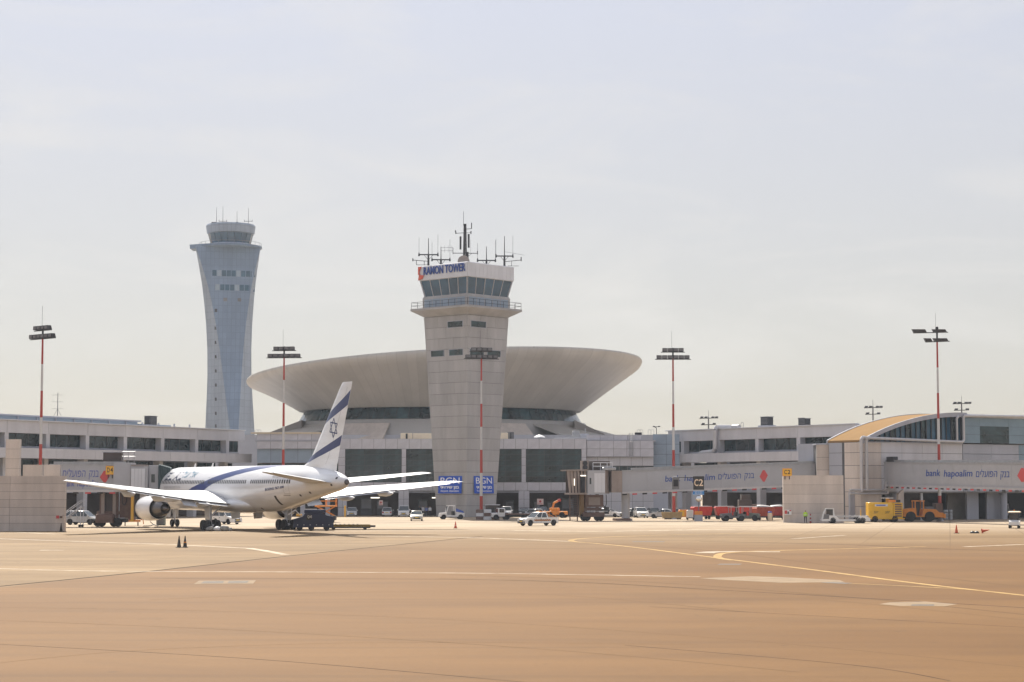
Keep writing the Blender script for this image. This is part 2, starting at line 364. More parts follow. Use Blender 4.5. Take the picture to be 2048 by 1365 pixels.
M_TM = mat('tyre_mark', (.115, .066, .030), .85, 0, .35, .25, col2=(.15, .088, .041), spec=.06)
for P, wd in (([(900, 1150), (1300, 1165), (1700, 1195), (2100, 1235)], .3), ([(880, 1157), (1280, 1172), (1680, 1203), (2100, 1246)], .28), ([(-40, 1215), (400, 1222), (900, 1240), (1500, 1282), (2100, 1340)], .14), ([(-40, 1240), (500, 1262), (1100, 1300), (1600, 1345)], .12),
              ([(600, 1130), (1000, 1122), (1300, 1128), (1600, 1150)], .45), ([(1150, 1084), (1400, 1100), (1700, 1136), (2100, 1180)], .4), ([(300, 1200), (700, 1185), (1100, 1190), (1500, 1225)], .2), ([(-40, 1330), (300, 1300), (800, 1285), (1400, 1290)], .1)):
    ribbon('tyre_mark', P, wd, M_TM, .0015)
# ------------------------------------------------------------------ buildings
def panels(parent, x0, x1, z0, z1, nx, nz, y=0, th=.12, gap=.045, m=None, name='panel', back=True):
    dx, dz = (x1-x0)/nx, (z1-z0)/nz; me = None
    if back: B('backing', M_JOINT, parent, x0+.01, x1-.01, y+.03, y+th+.2, z0+.01, z1-.01)
    for j in range(nz):
        for i in range(nx):
            if me is None:
                o = MB().box(gap/2, dx-gap/2, 0, th, gap/2, dz-gap/2).build(name, m or M_CLAD, parent); me = o.data
            else:
                o = bpy.data.objects.new(name, me); C.objects.link(o); o.parent = parent
            o.location = (x0+i*dx, y+random.uniform(-.008, .008), z0+j*dz)
def glazing(parent, x0, x1, z0, z1, nx, nz, y, m=None, fm=None, fr=.09, name='window', pane='pane'):
    """window with a frame of mullions and single panes"""
    wroot = MB()
    dx, dz = (x1-x0)/nx, (z1-z0)/nz
    for i in range(nx+1): wroot.box(x0+i*dx-fr/2, x0+i*dx+fr/2, y-.05, y+.1, z0, z1)
    for j in range(nz+1): wroot.box(x0+fr, x1-fr, y-.047, y+.097, z0+j*dz-fr/2, z0+j*dz+fr/2)
    f = wroot.build(name, fm or M_MID, parent); me = None
    for i in range(nx):
        for j in range(nz):
            if me is None:
                o = MB().box(fr/2, dx-fr/2, 0, .03, fr/2, dz-fr/2).build(pane, m or M_GLASS, f); me = o.data
            else:
                o = bpy.data.objects.new(pane, me); C.objects.link(o); o.parent = f
            o.location = (x0+i*dx, y, z0+j*dz)
            o.rotation_euler = (random.uniform(-.012, .012), 0, random.uniform(-.012, .012))
    return f

# --- terminal front behind the old control tower
fc = Face(at(505, 975, 332)[:2], at(1312, 975, 332)[:2])
tb = thing('terminal_building', 'grey panelled terminal front with tall dark glazed bays behind the old control tower', 'building', fc.A, fc.rz)
zt = lambda py: zat(py, 332)
U = lambda px: fc.u(px)
cols = [(676, 690), (803, 812), (1043, 1052), (1163, 1173)]
# cornice row
panels(tb, U(676), U(1173), zt(898.5), zt(878), 21, 1, 0)
B('roof_slab', M_GREYW, tb, U(508), U(1312), .4, 26, zt(880)-.3, zt(880))
for a, c in cols: panels(tb, U(a), U(c), zt(965), zt(898.5), 1, 4, 0)
panels(tb, U(676), U(1173), zt(982), zt(965), 21, 1, 0)
for a, c in ((676, 694), (797, 818), (915, 955), (1037, 1059), (1160, 1180)): panels(tb, U(a), U(c), 0, zt(982), 2 if c-a < 30 else 3, 3, 0)
for a, c, n in ((690, 803, 3), (812, 930, 3), (945, 1043, 3), (1052, 1163, 3)): glazing(tb, U(a), U(c), zt(965), zt(898.5), n, 6, .7, M_GLASS, M_DSTEEL, .05)
B('soffit', M_GREYW, tb, U(676), U(1180), .3, 9, zt(982)-.35, zt(982)-.05)
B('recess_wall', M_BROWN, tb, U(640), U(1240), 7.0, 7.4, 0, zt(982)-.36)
for a, c, h in ((715, 738, 3), (748, 772, 2.6), (833, 852, 2.7), (1010, 1028, 2.6), (1068, 1082, 2.5), (1095, 1106, 2.4), (1125, 1150, 3)):
    d = B('door', M_MID, tb, U(a), U(c), 6.9, 6.99, 0, h); B('door_panel', M_GREYW, d, U(a)+.15, U(c)-.15, 6.86, 6.895, 1.2, h-.25)
for a, c in ((738, 756), (862, 880)):
    B('strip_lamp', M_LAMP, tb, U(a), U(c), 4.2, 4.35, zt(996)-.12, zt(996)+.08)
B('body', M_GREYW, tb, U(508), U(1312), 10, 26, 0, zt(881))
# left return with panelling, behind the tail fin
panels(tb, U(512), U(676), zt(898), zt(868), 6, 2, .5, m=M_CLAD)
panels(tb, U(512), U(676), zt(926), zt(898.3), 6, 1, .9, m=M_CLADB)
glazing(tb, U(512), U(676), zt(965), zt(927), 6, 2, 1.4, M_GLASS, M_MID)
B('recess_wall', M_DARK, tb, U(512), U(660), 2.0, 2.2, 0, zt(965))
for a in (540, 600, 650): B('column', M_CLAD, tb, U(a), U(a+9), .8, 1.6, 0, zt(965))
B('roof_edge', M_CREAM, tb, U(500), U(640), .3, .9, zt(868), zt(868)+.28)
# right wing wall with big square panels, ladder
panels(tb, U(1173.5), U(1284), zt(882), zt(870.5), 4, 1, 1.2)
panels(tb, U(1173.5), U(1308), zt(914), zt(882), 5, 2, .3)
panels(tb, U(1173.5), U(1308), zt(932), zt(914.3), 6, 1, .8, m=M_FASC)
glazing(tb, U(1205), U(1308), zt(945), zt(932.5), 6, 1, 1.2)
panels(tb, U(1181), U(1308), 0, zt(945), 6, 3, 1.0, m=M_FASC)
panels(tb, U(1308.5), U(1362), zt(970), zt(868), 2, 5, 2.4, m=M_CLADB)
ld = MB()
for a in (1259.5, 1266): ld.bar((U(a), .1, zt(914)), (U(a), .1, zt(866)), .05)
for k in range(16): ld.bar((U(1259.5), .1, zt(914)+k*.26), (U(1266), .1, zt(914)+k*.26), .03)
ld.build('ladder', M_GALV, tb)

# --- long concourses either side
ZR, ZF, ZP, ZQ = 14.65, 12.8, 10.58, 9.1
def concourse(name, label, A, Bp, colpx, gl_pane, end=None):
    fa = Face(A, Bp); r = thing(name, label, 'building', A, fa.rz); L = fa.L
    us = [fa.u(p) for p in colpx]; ends = [-.5] + us + [L]
    B('roof', M_GREYW, r, -1, L, .4, 24, ZR-.5, ZR-.05)
    B('roof_edge', M_WHITEM, r, -1, L, -.25, .6, ZR-.04, ZR+.1)
    B('body', M_GREYW, r, -1, L, 9, 23, 0, ZR-.51)
    for a, c in zip(ends, ends[1:]):
        B('fascia_panel', M_FASC, r, a+.025, c-.025, 0, .4, ZF, ZR-.06)
        B('parapet_panel', M_FASC, r, a+.025, c-.025, -1.5, -1.15, ZQ, ZP)
        glazing(r, a+.35, c-.35, ZP+.05, ZF-.02, gl_pane, 1, 1.2, M_GLASS, M_MID, .06)
        B('sill_wall', M_GREYW, r, a+.3, c-.3, 1.0, 1.3, ZP-.6, ZP+.35)
        glazing(r, a+.6, c-.6, 6.0, ZQ-.1, 3, 1, 2.2, M_GLASS, M_MID, .08)
        B('plinth_wall', M_GREYW, r, a, c, 2.0, 2.4, 4.3, 5.95)
    for u in ends[:-1]:
        B('column', M_FASC, r, u-.42, u+.42, .05, 1.5, ZP-.3, ZF+.02)
        B('column', M_FASC, r, u-.45, u+.45, .3, 1.6, 0, ZQ+.1)
    B('deck', M_GREYW, r, -1, L, -1.45, 2.2, ZQ+.02, ZQ+.35)
    B('back_wall', M_BROWN, r, -1, L, 8.0, 8.3, 0, 4.2)  # dark brown carries the shade of the undercroft in its colour
    B('soffit', M_GREYW, r, -1, L, 1.6, 8.2, 4.0, 4.28)
    return r, fa
dl = (26.4/58.76, 52.5/58.76)
cl, fl = concourse('concourse_wing', 'long grey concourse with ribbon windows behind the parked airliner', (-74-dl[0]*24, 282.5-dl[1]*24), (-47.6+dl[0]*3, 335+dl[1]*3), (-60, 12, 95, 174, 250, 325, 393, 455), 3)
lr = (31.3/56.5, -47/56.5)
cr, fr_ = concourse('concourse_wing', 'long grey concourse with a white roof pipe behind the C2 boarding bridge', (21.1+lr[0]*11.6, 350+lr[1]*11.6), (52.4+lr[0]*1.5, 303+lr[1]*1.5), (1365, 1436, 1514, 1597), 3)
# clerestory on the left roof
zc0 = fl.z(60, 831, 13); uc0, uc1, uc2 = fl.u(-90, 840, 13), fl.u(275, 845, 13), fl.u(342, 850, 13)
ra = MB().box(uc0, uc1, 13, 20, ZR-.1, zc0-.25).build('clerestory', M_CLADB, cl)
B('roof_edge', M_GREYW, ra, uc0-.3, uc1+.4, 12.5, 20.5, zc0-.24, zc0)
for k in range(14): B('mullion', M_GREYW, ra, uc0+.2+k*4.5, uc0+.5+k*4.5, 12.85, 12.99, ZR, zc0-.26)
B('clerestory', M_CLADB, cl, uc1+.6, uc2, 13, 18, ZR-.1, zc0-.55)
def on_roof(fa, px, y): return fa.u(px, 860, y)
def chiller(px, fa, par_label, y=4, wd=1.9, h=1.35, base=.5):
    u = fa.u(px, 860, y); X = fa.A[0]+fa.c*u-fa.s*y; Y = fa.A[1]+fa.s*u+fa.c*y
    t = thing('rooftop_chiller', par_label, 'roof unit', (X, Y, ZR-.05), fa.rz)
    B('base', M_GREYW, t, -wd*.75, wd*.75, -.7, .7, 0, base); B('housing', M_DSTEEL, t, -wd/2, wd/2, -.6, .6, base, base+h, bev=.06)
    B('cap', M_MID, t, -wd/2-.05, wd/2+.05, -.65, .65, base+h+.005, base+h+.1)
    lo = MB()
    for k in range(5): lo.box(-wd/2+.1, wd/2-.1, -.66, -.62, base+.2+k*.22, base+.3+k*.22)
    lo.build('louvre', M_MID, t)
chiller(301, fl, 'dark box vent on the roof above the airliner nose')
chiller(1534, fr_, 'dark box vent on a grey plinth, beside the hooped roof pipe', 3)
chiller(1609, fr_, 'dark box vent on the roof nearest the vaulted hall', 3, 1.7, 1.0, .3)
# roof pipe of the right concourse
def r2w(fa, u, y, z): return (fa.A[0]+fa.c*u-fa.s*y, fa.A[1]+fa.s*u+fa.c*y, z)
u0 = fr_.u(1438); u1 = fr_.u(1416)
p = thing('roof_pipe', 'thick white duct bending down over the concourse roof edge', 'pipe', r2w(fr_, u0, 0, 0)[:2], fr_.rz)
MB().path([(0, 2.5, ZR+.35), (0, -.4, ZR+.3), (0, -.75, ZR-.2), (0, -.75, ZP+.7), (-.5, -.8, ZP+.25), (-3.4, -.8, ZP+.1), (-3.9, -.8, ZP-.05)], .42, 12).build('duct', M_PIPE, p, 40)
MB().path([(3.0, 2, ZR+.1), (3.0, 2, ZR+.45), (1, 2.2, ZR+.45)], .28, 10).build('branch_duct', M_PIPE, p, 40)
def hoops(px, fa, lab, n=2):
    u = fa.u(px, 860, 1.5); t = thing('roof_ladder_hoop', lab, 'ladder', r2w(fa, u, 1.5, ZR), fa.rz)
    for k in range(n):
        MB().path([(k*.9, 0, 0)] + [(k*.9+.32-.32*cos(a), 0, .75+.32*sin(a)) for a in [pi*j/8 for j in range(9)]] + [(k*.9+.64, 0, 0)], .045).build('hoop', M_GALV, t)
hoops(1482, fr_, 'pale hooped pipe over the roof edge', 1)

# --- vaulted hall on the right
hc = at(1721, 975, 281)[:2]; hr = radians(33)
fh = Face(hc, (hc[0]+60*cos(hr), hc[1]+60*sin(hr)))
hall = thing('vaulted_hall', 'blockwork hall with arched tan roof and glazed gable beside the C2 bridge', 'building', hc, hr)
zb = 11.35; GL = fh.u(1926); SPAN = 2*fh.u(1925); RISE = 4.3
def arch(u): 
    R = (SPAN**2/4 + RISE**2)/(2*RISE); x = u-SPAN/2
    return zb + RISE - R + sqrt(max(0, R*R-x*x))
rows = [0, 2.1, 4.2, 6.15, 8.0, 9.85, zb]
B('core', M_GREYW, hall, .6, GL+16, 1.0, 14, 4.2, zb-.02)
DEP = 6.6
for a, c in zip(rows, rows[1:]):
    n = 5
    for k in range(n):
        if a < 4 and k >= 1: continue
        B('block_panel', M_BLOCK if k == 0 else M_FASC, hall, k*(GL/n)+.02 if k else .02, (k+1)*GL/n-.02, random.uniform(0, .02), .5, a+.03, c-.03)
# left side wall running back from the corner
for a, c in zip(rows, rows[1:]):
    for k in range(2): B('block_panel', M_BLOCK if k == 0 else M_GREYW, hall, random.uniform(0, .02)-(.0 if k == 0 else .0), .5, .52+k*DEP/2 if k else .52, (k+1)*DEP/2-.02, a+.03, c-.03)
B('joint_wall', M_JOINT, hall, .08, .6, .1, DEP, .02, zb-.05); B('joint_wall', M_JOINT, hall, .62, GL, .08, .98, 4.25, zb-.05)
# corner pier in front of the side wall
N_ = 26
vault = MB(); top = []; 
for k in range(N_+1):
    u = (GL+.6)*k/N_; top.append((u, arch(u)))
vault.loft([[(u, y, z+dz) for (y, dz) in ((-.25, 0), (DEP+.2, 0), (DEP+.2, .3), (-.25, .3))] for u, z in top])
vault.build('vault_roof', M_TAN, hall, 30)
rim = MB().loft([[(u, y, z+dz) for (y, dz) in ((-.5, -.28), (-.26, -.28), (-.26, .36), (-.5, .36))] for u, z in top]); rim.build('roof_rim', M_GREYW, hall, 30)
rim = MB().loft([[(u, y, z+dz) for (y, dz) in ((DEP+.21, -.1), (DEP+.5, -.1), (DEP+.5, .4), (DEP+.21, .4))] for u, z in top]); rim.build('roof_rim', M_GREYW, hall, 30)
npane = 20
for k in range(npane):
    a, c = GL*k/npane, GL*(k+1)/npane
    za, zc = arch(a)-.3, arch(c)-.3
    if zc < zb+.3: continue
    MB().prism([(a+.05, zb+.1), (c-.05, zb+.1), (c-.05, max(zb+.12, zc)), (a+.05, max(zb+.11, za))], .3, .34, 'y').build('gable_pane', M_GLASSB if k % 3 else M_GLASS, hall)
    B('mullion', M_DSTEEL, hall, c-.05, c+.05, .1, .34, zb+.1, zc)
B('gable_sill', M_GREYW, hall, 0, GL, -.15, .45, zb-.04, zb+.1)
B('gable_back', M_DARK, hall, .6, GL, .8, .95, zb, zb+.2)
# rectangular box with dark panels right of the gable
BX = GL+.1
zx = fh.z(1990, 837)
for k, (a, c, m) in enumerate(((0, 3.4, M_CLADB), (3.4, 9.6, M_GLASS), (9.6, 24, M_CLADB))):
    for j in range(3):
        h0 = zb+.12+j*(zx-zb-.12)/3; h1 = zb+.12+(j+1)*(zx-zb-.12)/3
        B('clad_panel', M_BOXB if (j == 2 or m is M_CLADB) else M_GLASS, hall, BX+a+.02, BX+c-.02, -.3, .3, h0+.02, h1-.02)
B('box_core', M_JOINT, hall, BX+.05, BX+24, -.22, 12, zb+.12, zx-.02); B('box_roof', M_GREYW, hall, BX-3, BX+16, .5, 9, zx+.0, zx+.55); B('box_coping', M_WHITEM, hall, BX-.1, BX+24, -.45, .45, zx+.003, zx+.22)
for a, c in zip(rows[2:], rows[3:]):
    for k in range(4): B('block_panel', M_GREYW if k < 2 else M_BOXB, hall, BX+k*6+.02, BX+k*6+5.98, 0, .5, a+.03, c-.03)
# ground floor under the hall: recessed bays, shade painted into the dark wall colours
HU = lambda px, y: fh.u(px, 1000, y)
for a, c, y, m in ((1700, 1748, 1.2, M_GREYW), (1748, 1772, 5, M_DARK), (1772, 1786, 1.6, M_GREYW), (1803, 1842, 5.5, M_BROWN), (1843, 1884, 7.5, M_DSTEEL), (1884, 1897, 9, M_DARK), (1895, 1936, 4.5, mat('shaded_beige_wall', (.20, .18, .16), .9, 0, .2, .5)), (1934, 1957, 2.4, M_GREYW), (1955, 1976, 5, M_DARK), (1974, 2002, 2.4, M_GREYW), (2001, 2140, 9, M_DARK)):
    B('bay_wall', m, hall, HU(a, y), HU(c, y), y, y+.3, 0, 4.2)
B('floor_edge', M_GREYW, hall, .6, GL+30, 1.0, 12, 4.0, 4.19)
for px in (1788, 2007): MB().lathe([(.55, 0), (.55, 3.99)], (HU(px, 1.2), 1.2, 0), 18).build('column', M_GREYW, hall, 40)
B('post', M_WHITEM, hall, HU(1841, 1.), HU(1845, 1.), .9, 1.1, 0, 4.0)
MB().prism([(HU(1795, -.8), 0), (HU(1806, -.8), 0), (HU(1806, -.8), 4.6), (HU(1795, -.8), 3.9)], -1.0, -.6, 'y').build('buttress', M_BLOCK, hall)
B('door', M_WHITEM, hall, .02-.03, .05, 4.0, 5.0, 4.4, 6.5)
# pipes on the hall front
pp = thing('hall_pipework', 'white pipes running along and down the blockwork hall front', 'pipe', hc, hr)
zs = zb+.25
MB().path([(-.3, -.55, 4.2), (-.3, -.55, zs+.1), (.0, -.6, zs+.45), (1.1, -.6, zs+.35), (GL-.6, -.6, zs), (GL-.3, -.6, zs+.3), (GL-.3, -.6, zx+.2), (GL+22, -.8, zx+.45)], .22, 10).build('main_pipe', M_PIPE, pp, 40)
MB().path([(.75, -.55, 4.4), (.75, -.55, zs+.1), (.5, -.6, zs+.3)], .22, 10).build('drop_pipe', M_PIPE, pp, 40)
MB().path([(GL-1.7, -.6, zs+.2), (GL-1.7, -.6, zx-.2), (GL-1.3, -.6, zx+.12)], .18, 10).build('drop_pipe', M_PIPE, pp, 40)
MB().path([(-2.6, -.5, 4.45), (4.2, -.5, 4.45), (4.5, -.55, 4.8), (4.5, -.6, 5.6), (7, -.6, 5.5)], .17, 8).build('low_pipe', M_PIPE, pp, 40)
MB().path([(-2.6, -.5, 3.95), (4.9, -.5, 3.95), (4.95, -.55, 4.5)], .14, 8).build('low_pipe', M_PIPE, pp, 40)
# stair block left of the hall
sb = thing('stair_block', 'pale blockwork stair tower joining the C2 bridge to the hall', 'building', at(1634, 975, 287)[:2], 0)
swd = at(1664, 975, 287)[0]-at(1634, 975, 287)[0]
B('core', M_JOINT, sb, .05, swd-.05, .06, 5, 0, zat(890, 287)-.05)
zz = zat(890, 287)
for j in range(6): B('block_panel', M_BLOCK, sb, 0, swd, random.uniform(0, .015), .3, zz*j/6+.02, zz*(j+1)/6-.02)
B('coping', M_GREYW, sb, -.1, swd+.1, -.1, 5, zz, zz+.15)
sw2 = thing('hall_side_wall', 'recessed grey panel wall with a pale door between stair block and hall', 'wall', at(1665, 975, 289)[:2], 0)
w2 = at(1722, 975, 289)[0]-at(1665, 975, 289)[0]
for j in range(7): B('panel', M_GREYW, sw2, 0, w2, random.uniform(0, .01), .3, zb*j/7+.02, zb*(j+1)/7-.03)
B('core', M_JOINT, sw2, .02, w2, .05, 1, 0, zb-.05)
dr = B('door', mat('pale_pink_door', (.50, .42, .42), .6), sw2, 1.0, 1.95, -.04, .0, 4.9, 7.5); B('frame', M_DSTEEL, dr, .92, .99, -.06, .0, 4.9, 7.6); B('frame', M_DSTEEL, dr, .92, 2.0, -.06, .0, 7.5, 7.6)

# --- blockwork blast walls
def blast_wall(name, label, x0, x1, Y, H_, nrow, bulge, ncol=1):
    A = at(x0, 975, Y); Bq = at(x1, 975, Y); Lw = Bq[0]-A[0]
    t = thing(name, label, 'wall', (A[0], Y), 0)
    f = lambda u: -bulge*4*(u/Lw)*(1-u/Lw)
    n = 10
    core = MB().loft([[(u, f(u)+.06, .02), (u, f(u)+.74, .02), (u, f(u)+.74, H_-.06), (u, f(u)+.06, H_-.06)] for u in [.05+(Lw-.1)*k/n for k in range(n+1)]]); core.build('core', M_JOINTB, t)
    for j in range(nrow):
        for q in range(ncol):
            ua, ub = Lw*q/ncol+(.015 if q else 0), Lw*(q+1)/ncol-(.015 if q < ncol-1 else 0)
            z0, z1 = H_*j/nrow+(.013 if j else 0), H_*(j+1)/nrow-(.015 if j < nrow-1 else 0); d = random.uniform(0, .025)
            MB().loft([[(u, f(u)+d, z0), (u, f(u)+.8, z0), (u, f(u)+.8, z1), (u, f(u)+d, z1)] for u in [ua+(ub-ua)*k/n for k in range(n+1)]]).build('concrete_block', M_BLOCK, t)
    return t
wl = blast_wall('blast_wall', 'wide low blockwork wall in front of the D4 bridge', -90, 130, 217.5, 6.12, 7, .0, 2)
wr = blast_wall('blast_wall', 'tall curved blockwork wall under the yellow C2 plate', 1566.5, 1687, 270.5, 6.5, 5, .55, 1)
w3 = blast_wall('blast_wall', 'pale narrow blockwork pier above the low wall by the concourse', 10, 38, 240, zat(879, 240), 9, 0)
w4 = blast_wall('blast_wall', 'grey short wall with a dark edge beside the D4 bridge', 45, 84, 232, zat(930, 232), 4, 0)
w5 = blast_wall('blast_wall', 'grey short wall segment touching the D4 bridge end', 86, 119, 236, zat(930, 236), 4, 0)
# small notices on the walls
def notice(name, label, px0, px1, py0, py1, Y, m, d=.03, par=None):
    a = at(px0, py1, Y); b = at(px1, py0, Y); t = thing(name, label, 'sign', (a[0], Y, a[2]), 0)
    B('plate', m, t, 0, b[0]-a[0], -d, 0, 0, b[2]-a[2]); return t, b[0]-a[0], b[2]-a[2]
t, a, b = notice('wall_notice', 'small red and white notices on the curved blockwork wall', 1569, 1583, 1020, 1030, 269.96, M_WHITE)
B('red_field', M_DIAM, t, .03, .36, -.045, -.032, .12, .6); B('dark_field', M_MID, t, .4, .62, -.045, -.032, .1, .45); B('red_field', M_DIAM, t, .66, .94, -.045, -.032, .5, .64)
t, a, b = notice('wall_notice', 'small reddish notice low on the wide wall beside the cone', 112, 125, 1031, 1038, 217.45, M_BLOCK)
B('red_field', M_DIAM, t, .02, .36, -.045, -.032, .03, b-.03); B('dark_field', M_BROWNM, t, .4, .7, -.045, -.032, .08, b-.1)
def stand_sign(px0, px1, py0, py1, Y, s, label):
    t, a, b = notice('stand_sign', label, px0, px1, py0, py1, Y, M_SIGNY, .12)
    B('frame', M_ORANGE, t, -.05, a+.05, -.02, .08, -.05, b+.05)
    [text(ch, b*.85, M_BLACK, t, 'letter', (a*(.31+.38*i), -.13, b*.5), width=a*.3, bold=.012) for i, ch in enumerate(s)]
    MB().box(a*.2, a*.3, -.01, .07, -.5, 0).box(a*.7, a*.8, -.01, .07, -.5, 0).build('bracket', M_DSTEEL, t)
stand_sign(1565.5, 1583, 938, 952, 270.3, 'C2', 'yellow stand plate reading C2 on top of the curved wall')
stand_sign(212, 229, 933, 949, 240.75, 'D4', 'yellow stand plate reading D4 above the airliner wing')
# ------------------------------------------------------------------ old control tower (square, one corner towards us)
TX, TY = at(932, 975, 324)[0], 324.0
tw = thing('control_tower', 'square concrete control tower flaring upwards with glazed cab and corner balconies', 'control tower', (TX, TY), radians(2.5))
Z1 = 33.0
hd_ = lambda z: 4.85 + (7.05-4.85)*z/Z1                        # half diagonal
cor = lambda k, h, z: (h*cos(-pi/2+k*pi/2), h*sin(-pi/2+k*pi/2), z)   # corner 0 faces the camera
MB().loft([[cor(k, hd_(z)-.12, z) for k in range(4)] for z in (0, Z1)]).build('shaft_core', M_JOINT, tw)
def side(k, h, z, t, off=0):                                   # point on face k (corner k -> k+1)
    a, b = cor(k, h, z), cor((k+1) % 4, h, z); n = (cos(-pi/4+k*pi/2), sin(-pi/4+k*pi/2))
    return (a[0]+(b[0]-a[0])*t+n[0]*off, a[1]+(b[1]-a[1])*t+n[1]*off, z)
NR = 18
for k in range(4):
    for j in range(NR):
        z0, z1 = Z1*j/NR+.022, Z1*(j+1)/NR-.022
        cs = (0, .32, .68, 1) if j % 2 else (0, .5, 1)
        if k in (1, 2): cs = (0, 1)                             # the two hidden faces
        for a, b in zip(cs, cs[1:]):
            a2, b2 = a+(.0015 if a else 0), b-(.0015 if b < 1 else 0); d = random.uniform(-.012, .012)
            q = [side(k, hd_(z), z, t, o) for z, t, o in ((z0, a2, d), (z0, b2, d), (z1, b2, d), (z1, a2, d), (z0, a2, -.18), (z0, b2, -.18), (z1, b2, -.18), (z1, a2, -.18))]
            MB().add(q, [(0,1,2,3),(4,7,6,5),(0,4,5,1),(1,5,6,2),(2,6,7,3),(3,7,4,0)]).build('concrete_panel', M_CONC, tw)
def tz(py, px=932): return at(px, py, 320)[2]
def win(k, t0, t1, za, zb_):
    f = MB(); 
    def quad(t0, t1, za, zb_, o, th): 
        q = [side(k, hd_(z), z, t, oo) for z, t, oo in ((za, t0, o), (za, t1, o), (zb_, t1, o), (zb_, t0, o), (za, t0, o-th), (za, t1, o-th), (zb_, t1, o-th), (zb_, t0, o-th))]
        return q, [(0,1,2,3),(4,7,6,5),(0,4,5,1),(1,5,6,2),(2,6,7,3),(3,7,4,0)]
    for q in ((t0, t1, za, za+.1), (t0, t1, zb_-.1, zb_), (t0, t0+.012, za+.1, zb_-.1), (t1-.012, t1, za+.1, zb_-.1)): f.add(*quad(*q, .05, .1))
    o = f.build('window', M_GREYW, tw)
    MB().add(*quad(t0+.012, t1-.012, za+.1, zb_-.1, .025, .1)).build('pane', M_GLASS, o)
# left face is k=3 (corner 3 -> 0), right face k=0
for a, b in ((.54, .91),): win(3, a, b, tz(657), tz(643))
for a, b in ((.08, .46),): win(0, a, b, tz(657), tz(643))
for a, b in ((.11, .45), (.56, .91)): win(3, a, b, tz(713), tz(699))
for a, b in ((.06, .43), (.50, .86)): win(0, a, b, tz(713), tz(699))
# platform, parapet, cab
sq = lambda h, z: [cor(k, h, z) for k in range(4)]
MB().loft([sq(7.1, Z1+.05), sq(7.1, Z1+.1), sq(9.3, Z1+1.1), sq(9.3, Z1+1.45)]).build('platform', M_CONC, tw)
zp = Z1+1.46
for k in range(4):
    r = MB()
    for t in [i/9 for i in range(10)]:
        a = side(k, 9.15, 0, t); r.bar((a[0], a[1], zp), (a[0], a[1], zp+1.05), .035, n=5)
    for h in (.5, 1.05):
        a, b = side(k, 9.15, 0, 0), side(k, 9.15, 0, 1); r.bar((a[0], a[1], zp+h), (b[0], b[1], zp+h), .035, n=5)
    r.build('railing', M_DSTEEL, tw)
MB().loft([sq(7.25, zp+.01), sq(7.3, 36.2), sq(7.1, 36.5)]).build('parapet', M_CONC, tw)
for k in (3, 0):
    for i in range(5):
        q = [side(k, 7.27, z, t, o) for z, t, o in ((zp+.2, .04+i*.185, .03), (zp+.2, .04+i*.185+.17, .03), (36.0, .04+i*.185+.17, .03), (36.0, .04+i*.185, .03))]
        q += [side(k, 7.2, p[2], t, 0) for p, t in zip(q, (.04+i*.185, .04+i*.185+.17, .04+i*.185+.17, .04+i*.185))]
        MB().add(q, [(0,1,2,3),(0,4,5,1),(1,5,6,2),(2,6,7,3),(3,7,4,0)]).build('parapet_panel', M_CLADB, tw)
W0, W1 = 36.5, 39.15
MB().loft([sq(6.7, W0-.02), sq(7.5, W1)]).build('cab_core', M_DARK, tw)
for k in range(4):
    for i in range(5):
        t0, t1 = i/5+.012, (i+1)/5-.012
        q = [side(k, h, z, t, o) for h, z, t, o in ((6.85, W0, t0, 0), (6.85, W0, t1, 0), (7.62, W1, t1, 0), (7.62, W1, t0, 0))]
        q += [(p[0]*.99, p[1]*.99, p[2]) for p in q]
        MB().add(q, [(0,1,2,3),(0,4,5,1),(1,5,6,2),(2,6,7,3),(3,7,4,0)]).build('cab_pane', M_GLASSB, tw)
    for i in range(6):
        a, b = side(k, 6.87, W0, i/5), side(k, 7.64, W1, i/5); MB().bar(a, b, .06 if 0 < i < 5 else .14, n=5).build('mullion', M_WHITEM, tw)
MB().loft([sq(7.75, W1), sq(7.95, W1+.06), sq(7.95, 41.5), sq(7.8, 41.6)]).build('roof_fascia', M_WHITEM, tw)
for k in (3, 0):
    for i in range(12):
        q = [side(k, 7.95, z, t, .02) for z, t in ((W1+.12, i/12+.004), (W1+.12, (i+1)/12-.004), (41.45, (i+1)/12-.004), (41.45, i/12+.004))]
        q += [side(k, 7.9, p[2], t, 0) for p, t in zip(q, (i/12+.004, (i+1)/12-.004, (i+1)/12-.004, i/12+.004))]
        MB().add(q, [(0,1,2,3),(0,4,5,1),(1,5,6,2),(2,6,7,3),(3,7,4,0)]).build('fascia_panel', M_WHITEM, tw)
# sign on the left face
ts = bpy.data.objects.new('tower_sign', None); C.objects.link(ts); tag(ts, 'blue letters RAMON TOWER with a red emblem on the tower fascia', 'sign')
a = side(3, 7.95, 40.75, .5, .06); rr = radians(2.5)
ts.location = (TX+a[0]*cos(rr)-a[1]*sin(rr), TY+a[0]*sin(rr)+a[1]*cos(rr), a[2]); ts.rotation_euler = (0, 0, rr-pi/4)
text('RAMON TOWER', 1.85, M_TXT, ts, 'lettering', (.45, -.06, -.12), width=9.6, bold=.03, depth=.12)
MB().prism([(-5.5, -.4), (-4.9, .75), (-5.6, .75)], -.16, -.02, 'y').prism([(-5.55, -1.5), (-4.6, -1.3), (-4.3, -.75), (-5.4, -.6)], -.16, -.02, 'y').prism([(-5.6, -.58), (-5.25, -.58), (-5.4, .3), (-5.6, .3)], -.159, -.021, 'y').build('emblem', mat('emblem_red', (.62, .10, .05), .5), ts)
